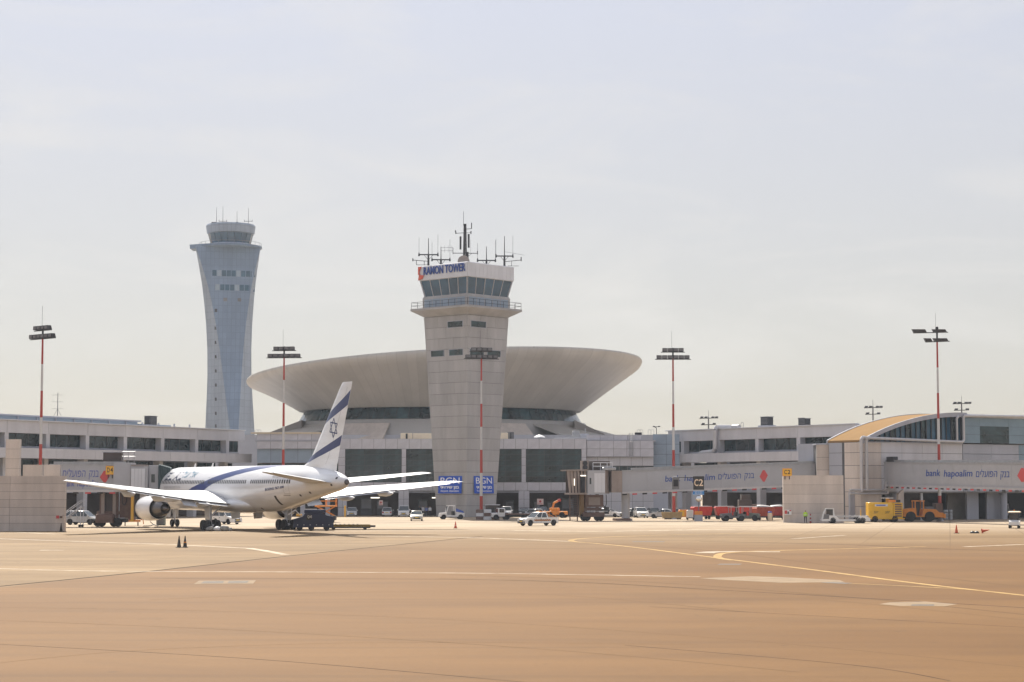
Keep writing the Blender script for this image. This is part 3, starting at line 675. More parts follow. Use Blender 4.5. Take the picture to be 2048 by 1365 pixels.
# antennas on the roof
ant = MB(); R0 = 41.6
def w2t(px, py): 
    X, Y, Z = at(px, py, 324); return (X-TX)*cos(rr), Z
def tree_(px, ytop, yarm, half, par, name='antenna', lab='', extra=()):
    x, zt_ = w2t(px, ytop); _, za = w2t(px, yarm); s = 12/3900*27.7
    t = thing('antenna_mast', lab, 'antenna', (TX+x*cos(rr), TY+x*sin(rr), R0-.02), rr)
    b = MB().bar((0, 0, 0), (0, 0, za-R0), .19, .15).bar((0, 0, za-R0), (0, 0, zt_-R0), .085, .05, n=5)
    hw = half*.083
    b.bar((-hw, 0, za-R0), (hw, 0, za-R0), .11, n=5).bar((0, -hw*.8, za-R0), (0, hw*.8, za-R0), .11, n=5)
    b.bar((-hw*.5, 0, za-R0), (0, 0, za-R0-.9), .045, n=4).bar((hw*.5, 0, za-R0), (0, 0, za-R0-.9), .045, n=4)
    b.build('mast', M_DSTEEL, t)
    for sx, sy in ((-1, 0), (1, 0)):
        MB().bar((sx*hw, 0, za-R0-.25), (sx*hw, 0, za-R0+.35), .17, .09, n=6).bar((sx*hw, 0, za-R0+.3), (sx*hw, 0, za-R0+(2.9 if sx < 0 else 3.4)), .03, n=4).build('whip', M_DSTEEL, t)
    for (dx, z0, dx2, z1, rr_) in extra: MB().bar((dx, 0, z0), (dx2, 0, z1), rr_, n=5).build('arm', M_DSTEEL, t)
    return t
tree_(857, 477, 510, 19, tw, lab='whip antenna cross at the roof corner above the red emblem', extra=((-2.6, 1.1, 0, .9, .05), (-2.0, .3, -2.0, 1.0, .05), (-.7, .3, -.7, 1.0, .05), (-2.0, .3, 0, .3, .04), (-2.6, .9, -2.6, 1.4, .09)))
tree_(882, 495, 520, 18, tw, lab='low whip antenna cross between the emblem corner and the round dish')
tree_(973, 493, 521, 18, tw, lab='low whip antenna cross to the right of the round dish')
tree_(1009, 472, 512, 17, tw, lab='tall whip antenna cross at the fascia end away from the lettering', extra=((0, .9, 2.8, 1.2, .05), (2.8, 1.0, 2.8, 1.7, .09), (.6, .2, 2.4, .2, .04), (1.2, .2, 1.2, 1.1, .04), (0, 2.6, 3.4, 2.0, .02)))
x, zc = w2t(930, 448)
t = thing('antenna_mast', 'tall lattice mast with panel aerials rising from the tower roof', 'antenna', (TX+x*cos(rr), TY+x*sin(rr), R0-.02), rr)
b = MB(); HH = zc-R0
for dx, dy in ((-.25, -.2), (.25, -.2), (0, .25)): b.bar((dx, dy, 0), (dx*.6, dy*.6, HH), .12, .09, n=5)
for k in range(11):
    z = HH*k/11; b.bar((-.24, -.2, z), (.22, -.2, z+HH/11), .03, n=4).bar((.24, -.2, z), (0, .24, z+HH/11), .03, n=4)
b.build('lattice', M_DSTEEL, t)
for dx, dz, h in ((-.75, 2.9, 2.2), (.62, 3.2, 2.3), (.45, 1.2, 1.3)): MB().box(dx-.16, dx+.16, -.3, -.12, dz, dz+h, bev=.03).build('panel_aerial', M_DSTEEL, t)
MB().bar((-2.0, 0, 2.3), (2.1, 0, 2.3), .06, n=5).bar((-2, 0, 2.1), (-2, 0, 3.2), .05, n=5).bar((2.1, 0, 2.1), (2.1, 0, 2.7), .08, n=5).bar((0, 0, 1.4), (1.2, 0, 2.3), .04, n=4).build('arm', M_DSTEEL, t)
MB().bar((-1.5, 0, HH-1.6), (0, 0, HH-1.5), .05, n=5).bar((1.0, 0, HH-1.5), (0, 0, HH-1.5), .05, n=5).bar((0, 0, HH-.9), (1.1, 0, HH-.8), .05, n=5).bar((1.1, 0, HH-.8), (1.1, 0, HH+.2), .08, n=5).bar((-1.5, 0, HH-1.7), (-1.6, 0, HH-1.1), .1, n=5).bar((1, 0, HH-1.7), (1, 0, HH-1.2), .1, n=5).build('arm', M_DSTEEL, t)
MB().bar((-.25, 0, HH-.3), (-.25, 0, HH+2.1), .035, n=5).bar((.9, 0, 2.3), (.9, 0, 4.6), .02, n=4).build('whip', M_DSTEEL, t)
yg = MB()
for z in (2.7, 3.25): yg.bar((-4.1, 0, z), (-2, 0, z), .025, n=4)
for k in range(4): yg.bar((-4.0+k*.6, 0, 2.4), (-4.0+k*.6, 0, 3.6), .02, n=4)
yg.build('yagi', M_DSTEEL, t)
MB().lathe([(.05, .1), (.5, .06), (.85, -.08), (1.0, -.3), (.99, -.32), (.8, -.12), (.4, .0)], (-.25, -1.2, .75), 20, 'y').build('dish', mat('dish_brown', (.30, .26, .24), .6), t, 40)
MB().bar((-.25, -1.1, .0), (-.25, -1.1, .75), .12, n=6).build('dish_post', M_DSTEEL, t)
# two blue signs
def bgn(px0, px1, k, sub, label):
    y0, y1 = 953, 987; Y = 320.6
    pa = at((px0+px1)/2, 975, Y); zc_ = zat(970, Y)
    best = min(((side(k, hd_(zc_), zc_, t/100, .13), t/100) for t in range(5, 96)), key=lambda q: abs((TX+q[0][0]*cos(rr)-q[0][1]*sin(rr)) * 322/(TY+q[0][0]*sin(rr)+q[0][1]*cos(rr)) - pa[0]*322/Y))[0]
    s = bpy.data.objects.new('wall_sign', None); C.objects.link(s); tag(s, label, 'sign')
    s.location = (TX+best[0]*cos(rr)-best[1]*sin(rr), TY+best[0]*sin(rr)+best[1]*cos(rr), zc_); s.rotation_euler = (radians(-2.7), 0, rr+(pi/4 if k == 0 else -pi/4))
    wd = 3.55*1.37/1.0*(px1-px0)/43; h = 2.85
    B('plate', M_BLUE, s, -wd/2, wd/2, -.1, .0, -h/2, h/2)
    text('BGN', 1.45, M_TXTW, s, 'lettering', (0, -.11, .62), width=wd*.82)
    text(HEB('בגן שירותי'), .62, M_TXTW, s, 'lettering', (0, -.11, -.42), width=wd*.8, bold=.02)
    ws_ = sub.split(' '); tot = len(sub); q = 0
    for w_ in ws_:
        text(w_, .42, M_TXTW, s, 'lettering', (wd*.78*((q+len(w_)/2)/tot-.5), -.11, -1.02), width=wd*.78*len(w_)/tot); q += len(w_)+1
    MB().box(-wd/2+.3, wd/2-.3, .001, .3, -.2, .2).build('bracket', M_DSTEEL, s)
bgn(877, 924, 3, 'Airport Operation', 'blue sign lettered BGN Airport Operation behind the wing tip')
bgn(947, 988, 0, 'Transportation', 'blue sign lettered BGN Transportation behind the striped mast')

# ------------------------------------------------------------------ saucer-roofed rotunda
SX, SY = at(880, 975, 430)[0], 430.0
ro = thing('rotunda', 'huge round terminal hall under a tilted bowl-shaped roof', 'building', (SX, SY))
zs_ = lambda py, Y=430: zat(py, Y)
RIM = 43.4; ZRIM = zs_(759)
prof = [(30.9, ZRIM-7.3), (31.7, ZRIM-6.75), (34.2, ZRIM-5.1), (37.0, ZRIM-3.3), (40.0, ZRIM-1.5), (41.9, ZRIM-.4), (42.9, ZRIM+.25), (43.35, ZRIM+.9), (43.45, ZRIM+1.35), (43.3, ZRIM+1.65), (42.7, ZRIM+1.72), (40, ZRIM+1.2), (15, ZRIM-2), (1, ZRIM-3)]
NS = 96
def tilt(r, z, a, zlow=ZRIM-7.3):
    k = max(0, min(1.15, (z-zlow)/7.3)); x, y = r*cos(a), r*sin(a)
    return (x*(1+.0)+.9*k, y, z + k*(x*.047 - y*.040))
rings = [[tilt(r-.12*(k < 8), z+.03*(k < 8), 2*pi*i/NS) for i in range(NS)] for k, (r, z) in enumerate(prof)]
MB().loft(rings).build('bowl_core', mat('roof_seam', (.33, .31, .29), .6), ro, 40)
NP = 132
for i in range(NP):                                             # radial cladding sheets, seam to seam
    a0, a1 = 2*pi*(i+.012)/NP, 2*pi*(i+.988)/NP
    if sin((a0+a1)/2) > .3: continue
    d = random.uniform(-.02, .02); vs = []
    for r, z in prof[:10]:
        for a in (a0, (a0+a1)/2, a1): vs.append(tilt(r+.02+d, z-.01, a))
    MB().add(vs, [(3*k+q, 3*k+q+1, 3*k+q+4, 3*k+q+3) for k in range(9) for q in (0, 1)]).build('roof_sheet', M_SAUCER, ro, 40)
# window band (flares outwards downwards) and the skirt roof
zb0, zb1 = ZRIM-7.35, ZRIM-9.75
MB().lathe([(29.6, zb0), (31.0, zb1)], n=72, caps=False).build('band_wall', M_DARK, ro)
for i in range(72):
    a0, a1 = 2*pi*(i+.03)/72, 2*pi*(i+.97)/72
    if sin(a0) > .3: continue
    MB().add([(r*cos(a), r*sin(a), z) for r, z, a in ((29.8, zb0, a0), (29.8, zb0, a1), (31.2, zb1, a1), (31.2, zb1, a0), (29.7, zb0, a0), (29.7, zb0, a1), (31.1, zb1, a1), (31.1, zb1, a0))], [(0,1,2,3),(4,7,6,5),(0,4,5,1),(1,5,6,2),(2,6,7,3),(3,7,4,0)]).build('band_pane', M_GLASS, ro)
MB().lathe([(31.0, zb1), (31.9, zb1-.12), (33.3, zb1-1.6), (35.5, zs_(868)-3), (36.5, 8)], n=72, caps=False).build('drum', mat('drum_cladding', (.40, .385, .37), .5, .1, .12, .12), ro, 30)
lo = M_SAUCER
for sgn, a0, a1 in ((-1, 200, 232), (1, 308, 340)):
    rr_ = [radians(a0+(a1-a0)*k/8) for k in range(9)]
    MB().loft([[((32.3)*cos(a), 32.3*sin(a), zb1-.8), (32.0*cos(a), 32.0*sin(a), zb1-1.0), (43*cos(a), 43*sin(a), zs_(872)-1.2), (43.2*cos(a), 43.2*sin(a), zs_(872)-.9)] for a in rr_]).build('skirt_roof', lo, ro, 30)
for a0, a1 in ((236, 254), (282, 304)):
    rr_ = [radians(a0+(a1-a0)*k/6) for k in range(7)]
    MB().loft([[(33.2*cos(a), 33.2*sin(a), zb1-.9), (33.0*cos(a), 33.0*sin(a), zb1-1.2), (39.5*cos(a), 39.5*sin(a), zs_(876)-3.2), (39.7*cos(a), 39.7*sin(a), zs_(876)-2.9)] for a in rr_]).build('skirt_roof', M_BLOCK, ro, 30)
MB().loft([[(-50, -34, 0), (54, -34, 0), (54, 30, 0), (-50, 30, 0)], [(-50, -34, zs_(870, 396)), (54, -34, zs_(870, 396)), (54, 30, zs_(870, 396)), (-50, 30, zs_(870, 396))]]).build('podium', M_GREYW, ro)
for px, sg in ((534, -1), (1208, 1)):
    xa = at(px, 866, 410)[0]-SX; xb = at(600 if sg < 0 else 1150, 830, 405)[0]-SX
    MB().prism([(xa, zs_(866, 400)), (xb, zs_(838, 400)), (xb, zs_(872, 400)), (xa, zs_(872, 400))], -22, -6, 'y').build('side_roof', mat('brown_grey_roof', (.25, .22, .195), .7, 0, .1, .2), ro)

# ------------------------------------------------------------------ new control tower, far behind
NX, NY = at(456, 975, 700)[0], 700.0
def gridmat(name, col, rough):
    m = mat(name, col, rough, .2, .16, .15, streak=True); t = m.node_tree; b = t.nodes['Principled BSDF']; L_ = t.links.new
    g = t.nodes.new('ShaderNodeTexCoord'); q = t.nodes.new('ShaderNodeMapping'); q.inputs['Rotation'].default_value = (pi/2, 0, 0); L_(g.outputs['Object'], q.inputs[0])
    k = t.nodes.new('ShaderNodeTexBrick'); k.offset = 0; k.inputs['Scale'].default_value = 1; k.inputs['Brick Width'].default_value = 1.5; k.inputs['Row Height'].default_value = 2.4; k.inputs['Mortar Size'].default_value = .07
    for n_, v in (('Color1', .95), ('Color2', 1.05), ('Mortar', .76)): k.inputs[n_].default_value = (v, v, v, 1)
    L_(q.outputs[0], k.inputs['Vector']); x = t.nodes.new('ShaderNodeMix'); x.data_type = 'RGBA'; x.blend_type = 'MULTIPLY'; x.inputs['Factor'].default_value = 1
    src = b.inputs['Base Color'].links[0].from_socket; L_(src, x.inputs['A']); L_(k.outputs['Color'], x.inputs['B']); L_(x.outputs['Result'], b.inputs['Base Color'])
    return m
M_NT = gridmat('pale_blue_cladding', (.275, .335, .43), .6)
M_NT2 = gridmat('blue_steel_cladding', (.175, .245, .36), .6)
nt_ = thing('control_tower', 'tall slender waisted control tower clad in pale blue panels', 'control tower', (NX, NY))
zn = lambda py: zat(py, 700)
sil = [(1000, 53), (857, 47.5), (800, 44.5), (751, 42.5), (700, 42.5), (650, 44.5), (611, 47.5), (575, 51), (540, 56), (515, 60), (499, 62.5)]
mpx = 700/3900
ZB_, ZT_ = 0, zn(499)
def ntring(py, w_):
    z = max(0, zn(py)); t = min(1, max(0, (z-12)/(ZT_-12))); w = w_*mpx
    a0 = radians(-75); u3 = 2*pi/3; P = []
    A = [(cos(a0+k*u3), sin(a0+k*u3)) for k in range(3)]; Bq = [(cos(a0+pi/3+k*u3), sin(a0+pi/3+k*u3)) for k in range(3)]
    for k in range(3):                                          # mix of two triangles: a hexagon whose sides trade length on the way up
        P.append(((1-t)*A[k][0]+t*Bq[k-1][0], (1-t)*A[k][1]+t*Bq[k-1][1])); P.append(((1-t)*A[k][0]+t*Bq[k][0], (1-t)*A[k][1]+t*Bq[k][1]))
    x0, x1 = min(p[0] for p in P), max(p[0] for p in P)
    return [((p[0]-(x0+x1)/2)/(x1-x0)*2*w, p[1]/(x1-x0)*2*w, z) for p in P]
rings = [ntring(*s) for s in sil]
for k in range(len(rings)-1):                                   # cladding storey by storey: six facets each
    for i in range(6):
        j = (i+1) % 6; q = [rings[k][i], rings[k][j], rings[k+1][j], rings[k+1][i]]
        cx = sum(p[0] for p in q)/4; cy = sum(p[1] for p in q)/4
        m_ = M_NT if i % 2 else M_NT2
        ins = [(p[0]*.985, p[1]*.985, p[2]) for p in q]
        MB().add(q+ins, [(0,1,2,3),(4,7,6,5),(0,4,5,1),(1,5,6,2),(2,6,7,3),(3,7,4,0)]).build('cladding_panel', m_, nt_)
def surf(py, px):                                               # a point of the near shell seen at a pixel, in tower space
    for s0, s1 in zip(sil, sil[1:]):
        if s0[0] >= py >= s1[0]:
            f = (s0[0]-py)/(s0[0]-s1[0]); R = ntring(py, s0[1]+(s1[1]-s0[1])*f)
    x = (px-456)*mpx; best = 0
    for i in range(6):
        a, b = R[i], R[(i+1) % 6]
        if (a[0]-x)*(b[0]-x) <= 0 and abs(a[0]-b[0]) > 1e-6:
            y = a[1]+(b[1]-a[1])*(x-a[0])/(b[0]-a[0])
            if y < best: best = y
    return x, best, R[0][2]
for py in (625, 660, 688, 716, 744, 772, 800, 828, 853):
    x, y, z = surf(py, 434.5); B('slot_window', M_DSTEEL, nt_, x-.45, x+.45, y-.12, y+.4, z-.55, z+.55)
for px in (451, 478):
    x, y, z = surf(603, px); B('slot_window', M_MID, nt_, x-.8, x+.8, y-.12, y+.4, z-.6, z+.6)
for py, h, n, m_, px0, px1 in ((551, 2.1, 9, M_GLASSB, 426, 509), (579, 2.1, 8, M_GLASSB, 432, 507)):
    for k in range(n):
        pa = px0+(px1-px0)*k/n+.8; pb = px0+(px1-px0)*(k+1)/n-.8
        a, b = surf(py, pa), surf(py, pb)
        MB().loft([[(p[0], p[1]-.14, p[2]-h/2), (p[0], p[1]+.3, p[2]-h/2), (p[0], p[1]+.3, p[2]+h/2), (p[0], p[1]-.14, p[2]+h/2)] for p in (a, b)]).build('window', M_GLASSB if (k*7+n) % 4 else M_CLADB, nt_)
z0 = zn(499)
MB().lathe([(10.9, z0), (11.3, z0+.3), (11.3, z0+.9), (8.5, z0+1.0)], n=32).build('deck', M_NT2, nt_, 40)
MB().loft([[(-14.0, -4, z0-.3), (-6, -8, z0-.3), (-6, 5, z0-.3), (-14, 3, z0-.3)], [(-14.2, -4, z0+1.2), (-6, -8, z0+1.2), (-6, 5, z0+1.2), (-14.2, 3, z0+1.2)]]).build('side_deck', M_NT2, nt_)
cb = [(7.7, zn(489)-1.2), (7.3, zn(489)), (8.2, zn(470)), (8.5, zn(468)), (8.9, zn(454)), (8.6, zn(451)), (5, zn(449))]
MB().lathe([(7.7, z0+.8)] + cb[:2], n=24).build('cab_base', M_NT, nt_, 30)
for k in range(20):
    a0, a1 = 2*pi*(k+.03)/20, 2*pi*(k+.97)/20
    MB().add([(r*cos(a), r*sin(a), z) for r, z, a in ((7.3, cb[1][1], a0), (7.3, cb[1][1], a1), (8.2, cb[2][1], a1), (8.2, cb[2][1], a0), (7, cb[1][1], a0), (7, cb[1][1], a1), (7.9, cb[2][1], a1), (7.9, cb[2][1], a0))], [(0,1,2,3),(4,7,6,5),(0,4,5,1),(1,5,6,2),(2,6,7,3),(3,7,4,0)]).build('cab_pane', M_GLASSB, nt_)
MB().lathe([(8.0, cb[2][1]), (8.5, cb[3][1]), (8.9, cb[4][1]), (8.6, cb[5][1]), (5, cb[6][1])], n=32).build('cab_roof', M_NT, nt_, 30)
zr = cb[6][1]
for dx, h in ((-5.2, 6.2), (-2.9, 6.6), (2.2, 4.8), (6.3, 6)):
    b = MB().bar((dx, 0, zr-.4), (dx, 0, zr+h), .1, .05, n=5)
    if dx in (-2.9, 6.3): b.bar((dx-1.4, 0, zr+1.1), (dx+1.4, 0, zr+1.1), .09, n=5).bar((dx-1.4, 0, zr+.9), (dx-1.4, 0, zr+1.6), .1, n=5).bar((dx+1.4, 0, zr+.9), (dx+1.4, 0, zr+1.6), .1, n=5)
    b.build('whip_antenna', M_DSTEEL, nt_)
for dx in (-6.5, -5.6, -1, 2.4): B('roof_unit', M_DSTEEL, nt_, dx-.35, dx+.35, -1, 0, zr-.4, zr+.7)
ra_ = MB()
for k in range(24): a = 2*pi*k/24; ra_.bar((11.1*cos(a), 11.1*sin(a), z0+.9), (11.1*cos(a), 11.1*sin(a), z0+2.0), .06, n=4)
for k in range(24): a, b = 2*pi*k/24, 2*pi*(k+1)/24; ra_.bar((11.1*cos(a), 11.1*sin(a), z0+2), (11.1*cos(b), 11.1*sin(b), z0+2), .06, n=4)
ra_.build('railing', M_MID, nt_)

# ------------------------------------------------------------------ floodlight masts
def mast(px, Y, top_py, label, kind='row', group=None, rz=0, base_py=None, arms=None):
    X, _, zt_ = at(px, top_py, Y); t = thing('floodlight_mast', label, 'light mast', (at(px, 975, Y)[0], Y), rz, group)
    n = 7; h = zt_-1.7
    r = lambda z: .26-.14*z/h
    me = [h*k/n for k in range(n+1)]
    for k in range(n): MB().bar((0, 0, me[k]), (0, 0, me[k+1]), r(me[k]), r(me[k+1]), n=12).build('mast_section', M_RED if k % 2 == 0 else M_MWHITE, t, 40)
    MB().bar((0, 0, h), (0, 0, h+1.6), .13, n=8).bar((-.18, 0, h+1.3), (-.18, 0, h+4.2), .02, n=4).build('finial', M_DSTEEL, t)
    if kind == 'row':
        for z, k0, wd in ((h-.05, 6, 5.1), (h+1.05, 4, 3.3)):
            MB().box(-wd/2-.2, wd/2+.2, -.12, .12, z-.16, z-.06).build('crossarm', M_DSTEEL, t)
            for i in range(k0):
                x = -wd/2+(i+.5)*wd/k0; q = wd/k0*.45
                f = MB().loft([[(x-q, -.42, z+.0), (x+q, -.42, z+.0), (x+q, .3, z-.04), (x-q, .3, z-.04)], [(x-q, -.38, z+.5), (x+q, -.38, z+.5), (x+q, .15, z+.5), (x-q, .15, z+.5)]]).build('floodlight', M_DSTEEL, t)
                B('lens', M_MID, f, x-q+.05, x+q-.05, -.445, -.425, z+.06, z+.42)
    else:
        for z, xs in ((h, (-1.2, .1, 1.1)), (h+1.3, (-2.9, -2.0, .0, .9))):
            MB().bar((min(xs)-.5, 0, z), (max(xs)+.7, 0, z+.12), .07, n=6).build('crossarm', M_DSTEEL, t)
            for x in xs: MB().loft([[(x-.45, -.4, z+.1), (x+.45, -.4, z+.1), (x+.45, .5, z+.1), (x-.45, .5, z+.1)], [(x-.7, -.55, z+.5), (x+.2, -.55, z+.5), (x+.2, .45, z+.6), (x-.7, .45, z+.6)]]).build('floodlight', M_DSTEEL, t)
        MB().blob((0, 0, h+2.0), (.22, .22, .25)).build('beacon', M_DSTEEL, t, 60)
    MB().lathe([(.55, 0), (.55, .12), (.36, .3), (.34, .5)], n=12).build('foot', M_GREYW, t)
    return t
mast(80, 256, 650, 'red and white floodlight mast behind the wide low wall', rz=-.72)
mast(566, 298, 692, 'red and white floodlight mast rising behind the airliner fuselage', rz=-.1)
mast(962.5, 298, 694, 'red and white floodlight mast in front of the square control tower', rz=.25)
mast(1347.5, 298, 695, 'red and white floodlight mast beside the black C2 board', rz=.0)
mast(1879, 279.5, 661, 'red and white floodlight mast with open spread lamps by the vaulted hall', 'spread')
def far_mast(px, Y, py, label, small=False):
    X, _, zt_ = at(px, py, Y); t = thing('floodlight_mast', label, 'light mast', (at(px, 975, Y)[0], Y))
    MB().bar((0, 0, 0), (0, 0, zt_), .3, .16, n=8).build('pole', M_MID, t)
    for z, xs in ((zt_-.4, (-1.7, -.7, 1.0, 1.9)), (zt_-2.0, (-1.4, 1.3))):
        MB().bar((min(xs)-.5, 0, z), (max(xs)+.5, 0, z+.1), .1, n=5).build('crossarm', M_DSTEEL, t)
        for x in xs: MB().loft([[(x-.35, -.4, z+.1), (x+.35, -.4, z+.1), (x+.35, .4, z+.1), (x-.35, .4, z+.1)], [(x-.2, -.4, z+.45), (x+.5, -.4, z+.45), (x+.5, .3, z+.55), (x-.2, .3, z+.55)]]).build('floodlight', M_DSTEEL, t)
    MB().bar((0, 0, zt_), (0, 0, zt_+1.6), .05, n=4).build('finial', M_DSTEEL, t)
far_mast(1418, 480, 834, 'distant floodlight mast over the concourse roof beyond the thick duct')
far_mast(1748, 480, 813, 'distant floodlight mast directly behind the tan vaulted roof')
far_mast(1926, 480, 805, 'distant floodlight mast behind the flat box roof of the hall')
t = thing('antenna_mast', 'thin aerial mast with three crossbars on the left concourse roof', 'antenna', (*at(115, 830, 310)[:2], zc0))
zq = at(115, 786, 310)[2]-zc0
b = MB().bar((0, 0, 0), (0, 0, zq), .07, .05, n=5)
for k in range(3): b.bar((-.9, 0, zq-.35-k*1.1), (.9, 0, zq-.35-k*1.1), .025, n=4)
for sx in (-.6, .6): b.bar((sx, 0, 0), (0, 0, 1.1), .03, n=4)
b.build('mast', M_MID, t)
for px, lab in ((1280, 'hooped ladder top at the terminal roof beside the grey basket'), (1302, 'second hooped ladder top on the terminal roof'), (516, 'hooped ladder top on the roof below the tall waisted tower')):
    t = thing('roof_ladder_hoop', lab, 'ladder', (*at(px, 866, 336)[:2], zt(870)))
    for k in range(2): MB().path([(k*.5-.5, 0, -.3)] + [(k*.5-.25-.25*cos(a), 0, .75+.25*sin(a)) for a in [pi*j/8 for j in range(9)]] + [(k*.5, 0, -.3)], .035).build('hoop', M_GALV, t)
    if px == 1280: B('basket', M_DSTEEL, t, -.9, .3, -.3, .3, .1, .5)
t = thing('roof_lamp', 'small twin roof lamp on a short post above the terminal ladder', 'lamp', (*at(1313, 866, 340)[:2], zt(870)-.3))
MB().bar((0, 0, 0), (0, 0, 1.7), .06).bar((-.5, 0, 1.9), (.5, 0, 1.9), .06, n=5).bar((0, 0, 1.7), (-.4, 0, 1.9), .05).build('post', M_DSTEEL, t); MB().box(-.65, -.3, -.15, .15, 1.9, 2.05).box(.3, .65, -.15, .15, 1.9, 2.05).build('lamp_head', M_DSTEEL, t)
# roof plant on the terminal front
def plant(px0, px1, py, Y, lab, m=M_CREAM, fan=True):
    a = at(px0, 878, Y); wd = at(px1, 878, Y)[0]-a[0]; h = at(px0, py, Y)[2]-zt(880)
    t = thing('rooftop_plant', lab, 'roof unit', (a[0], Y, zt(880)))
    B('housing', m, t, 0, wd, 0, 1.2, 0, h, bev=.05)
    for k in range(max(1, int(wd/1.2))): B('panel', M_CREAM if m is M_CREAM else M_MID, t, k*1.2+.08, min(wd, k*1.2+1.12)-.05, -.03, .0, .12, h-.12)
    if fan: B('grille', M_DSTEEL, t, wd*.45, wd*.62, -.06, -.031, .15, h-.1)
plant(801, 824, 866.5, 336, 'cream rooftop unit nearest the airliner fin'); plant(826, 863, 867, 336, 'wide cream rooftop unit against the tower', fan=False)
plant(1001, 1016, 866, 336, 'cream rooftop unit at the tower edge over the brown bays', fan=False); plant(1014, 1028, 864.5, 337.5, 'dark grey rooftop unit behind a cream one', M_MID)
t = thing('roof_vent', 'white mushroom cowl vent on the terminal roof', 'vent', (*at(1079, 878, 338)[:2], zt(880)))
MB().lathe([(.5, 0), (.5, .55)], n=14).build('throat', M_GREYW, t, 40); MB().lathe([(1.0, .56), (.8, .75), (.2, 1.0), (.02, 1.02)], n=16).build('cowl', M_WHITE, t, 40)
t = thing('rooftop_plant', 'pale heap of ducts and units at the corner of the terminal roof', 'roof unit', (*at(1120, 878, 338)[:2], zt(880)))
MB().prism([(-3, 0), (0, .0), (3.4, 1.35), (3.4, 0)], 0, 1.4, 'y').build('sloped_duct', M_GALV, t); B('unit', M_GREYW, t, 3.5, 5.0, 0, 1.4, 0, 1.2, bev=.05); B('unit', M_GALV, t, 2.2, 3.4, 1.5, 2.4, 0, 1.75, bev=.05)
MB().path([(-1, -.2, .35), (3.4, -.2, .4), (4.6, -.2, .4)], .16).build('pipe', M_PIPE, t); MB().bar((4.4, .5, 1.2), (4.4, .5, 2.2), .06).build('stack', M_GALV, t)
# ------------------------------------------------------------------ airliner (local: +y forward, +x right wing, origin under the main gear)
HDG = .543; PX, PY = -30.0, 223.06
pl_ = thing('airliner', 'white and blue twin-engine airliner with a star on its fin', 'airplane', (PX, PY), HDG)
def airpaint():
    m = bpy.data.materials.new('airliner_white'); m.use_nodes = True; t = m.node_tree; b = t.nodes['Principled BSDF']; L = t.links.new
    b.inputs['Roughness'].default_value = .22; b.inputs['Coat Weight'].default_value = .35; b.inputs['Coat Roughness'].default_value = .08
    g = t.nodes.new('ShaderNodeTexCoord'); mp = t.nodes.new('ShaderNodeMapping'); mp.inputs['Scale'].default_value = (.6, .12, .9)
    L(g.outputs['Object'], mp.inputs[0]); n = t.nodes.new('ShaderNodeTexNoise'); n.inputs['Scale'].default_value = 1.5; n.inputs['Detail'].default_value = 7
    L(mp.outputs[0], n.inputs['Vector']); r = t.nodes.new('ShaderNodeValToRGB')
    r.color_ramp.elements[0].position = .3; r.color_ramp.elements[0].color = (.66, .66, .66, 1); r.color_ramp.elements[1].position = .62; r.color_ramp.elements[1].color = (.78, .79, .81, 1)
    L(n.outputs[0], r.inputs[0]); L(r.outputs[0], b.inputs['Base Color'])
    return m
M_AIR = airpaint()
M_AIRG = mat('airliner_grey', (.58, .59, .61), .35, .1, .12, .8)
M_NAVY = mat('airliner_blue', (.008, .025, .13), .3)
M_NAVY2 = mat('airliner_mid_blue', (.009, .03, .15), .28)
M_METAL = mat('bare_metal', (.55, .54, .53), .28, .9, .15, 1.5)
M_HOT = mat('exhaust_metal', (.16, .15, .15), .38, .85, .3, 2)
ST = [(0,3.75,.05,.05),(.6,3.85,.75,.75),(1.6,4.05,1.35,1.4),(3.2,4.35,1.95,2.0),(5.2,4.6,2.35,2.45),(8,4.7,2.515,2.6),(14,4.7,2.515,2.6),(20,4.7,2.515,2.6),(27,4.7,2.515,2.6),(34,4.7,2.515,2.6),(37.5,4.76,2.48,2.53),(41,4.97,2.28,2.28),(44,5.2,1.95,2.0),(47,5.38,1.56,1.66),(50,5.46,1.14,1.26),(52,5.43,.84,.94),(53.1,5.4,.6,.66),(53.7,5.39,.36,.38),(53.9,5.39,.16,.17)]
def sect(a):
    for p, q in zip(ST, ST[1:]):
        if p[0] <= a <= q[0]:
            t = (a-p[0])/(q[0]-p[0]); return [p[i]+(q[i]-p[i])*t for i in (1, 2, 3)]
    return ST[-1][1:]
def fus(a, ph, off=0, side=-1):                                  # side -1 = left
    zc, ry, rz = sect(a); return (side*(ry+off)*cos(ph), 28.7-a, zc+(rz+off)*sin(ph))
NF = 40
fu = MB().loft([[fus(a, 2*pi*k/NF) for k in range(NF)] for a, *_ in ST]).build('fuselage', M_AIR, pl_, 60)
MB().lathe([(.30, 0), (.17, -.12), (.05, -.1)], (0, 28.7-53.8, 5.39), 16, 'y').build('exhaust_port', M_HOT, fu, 40)
# belly fairing over the wing box
MB().loft([[(2.75*w*cos(2*pi*k/28), 28.7-a, 2.9+d*sin(2*pi*k/28)) for k in range(28)] for a, w, d in ((15.5, .3, .3), (17, .8, .75), (19, 1, .98), (29, 1, 1.0), (32, .85, .8), (34.5, .4, .35))]).build('belly_fairing', M_AIR, pl_, 60)
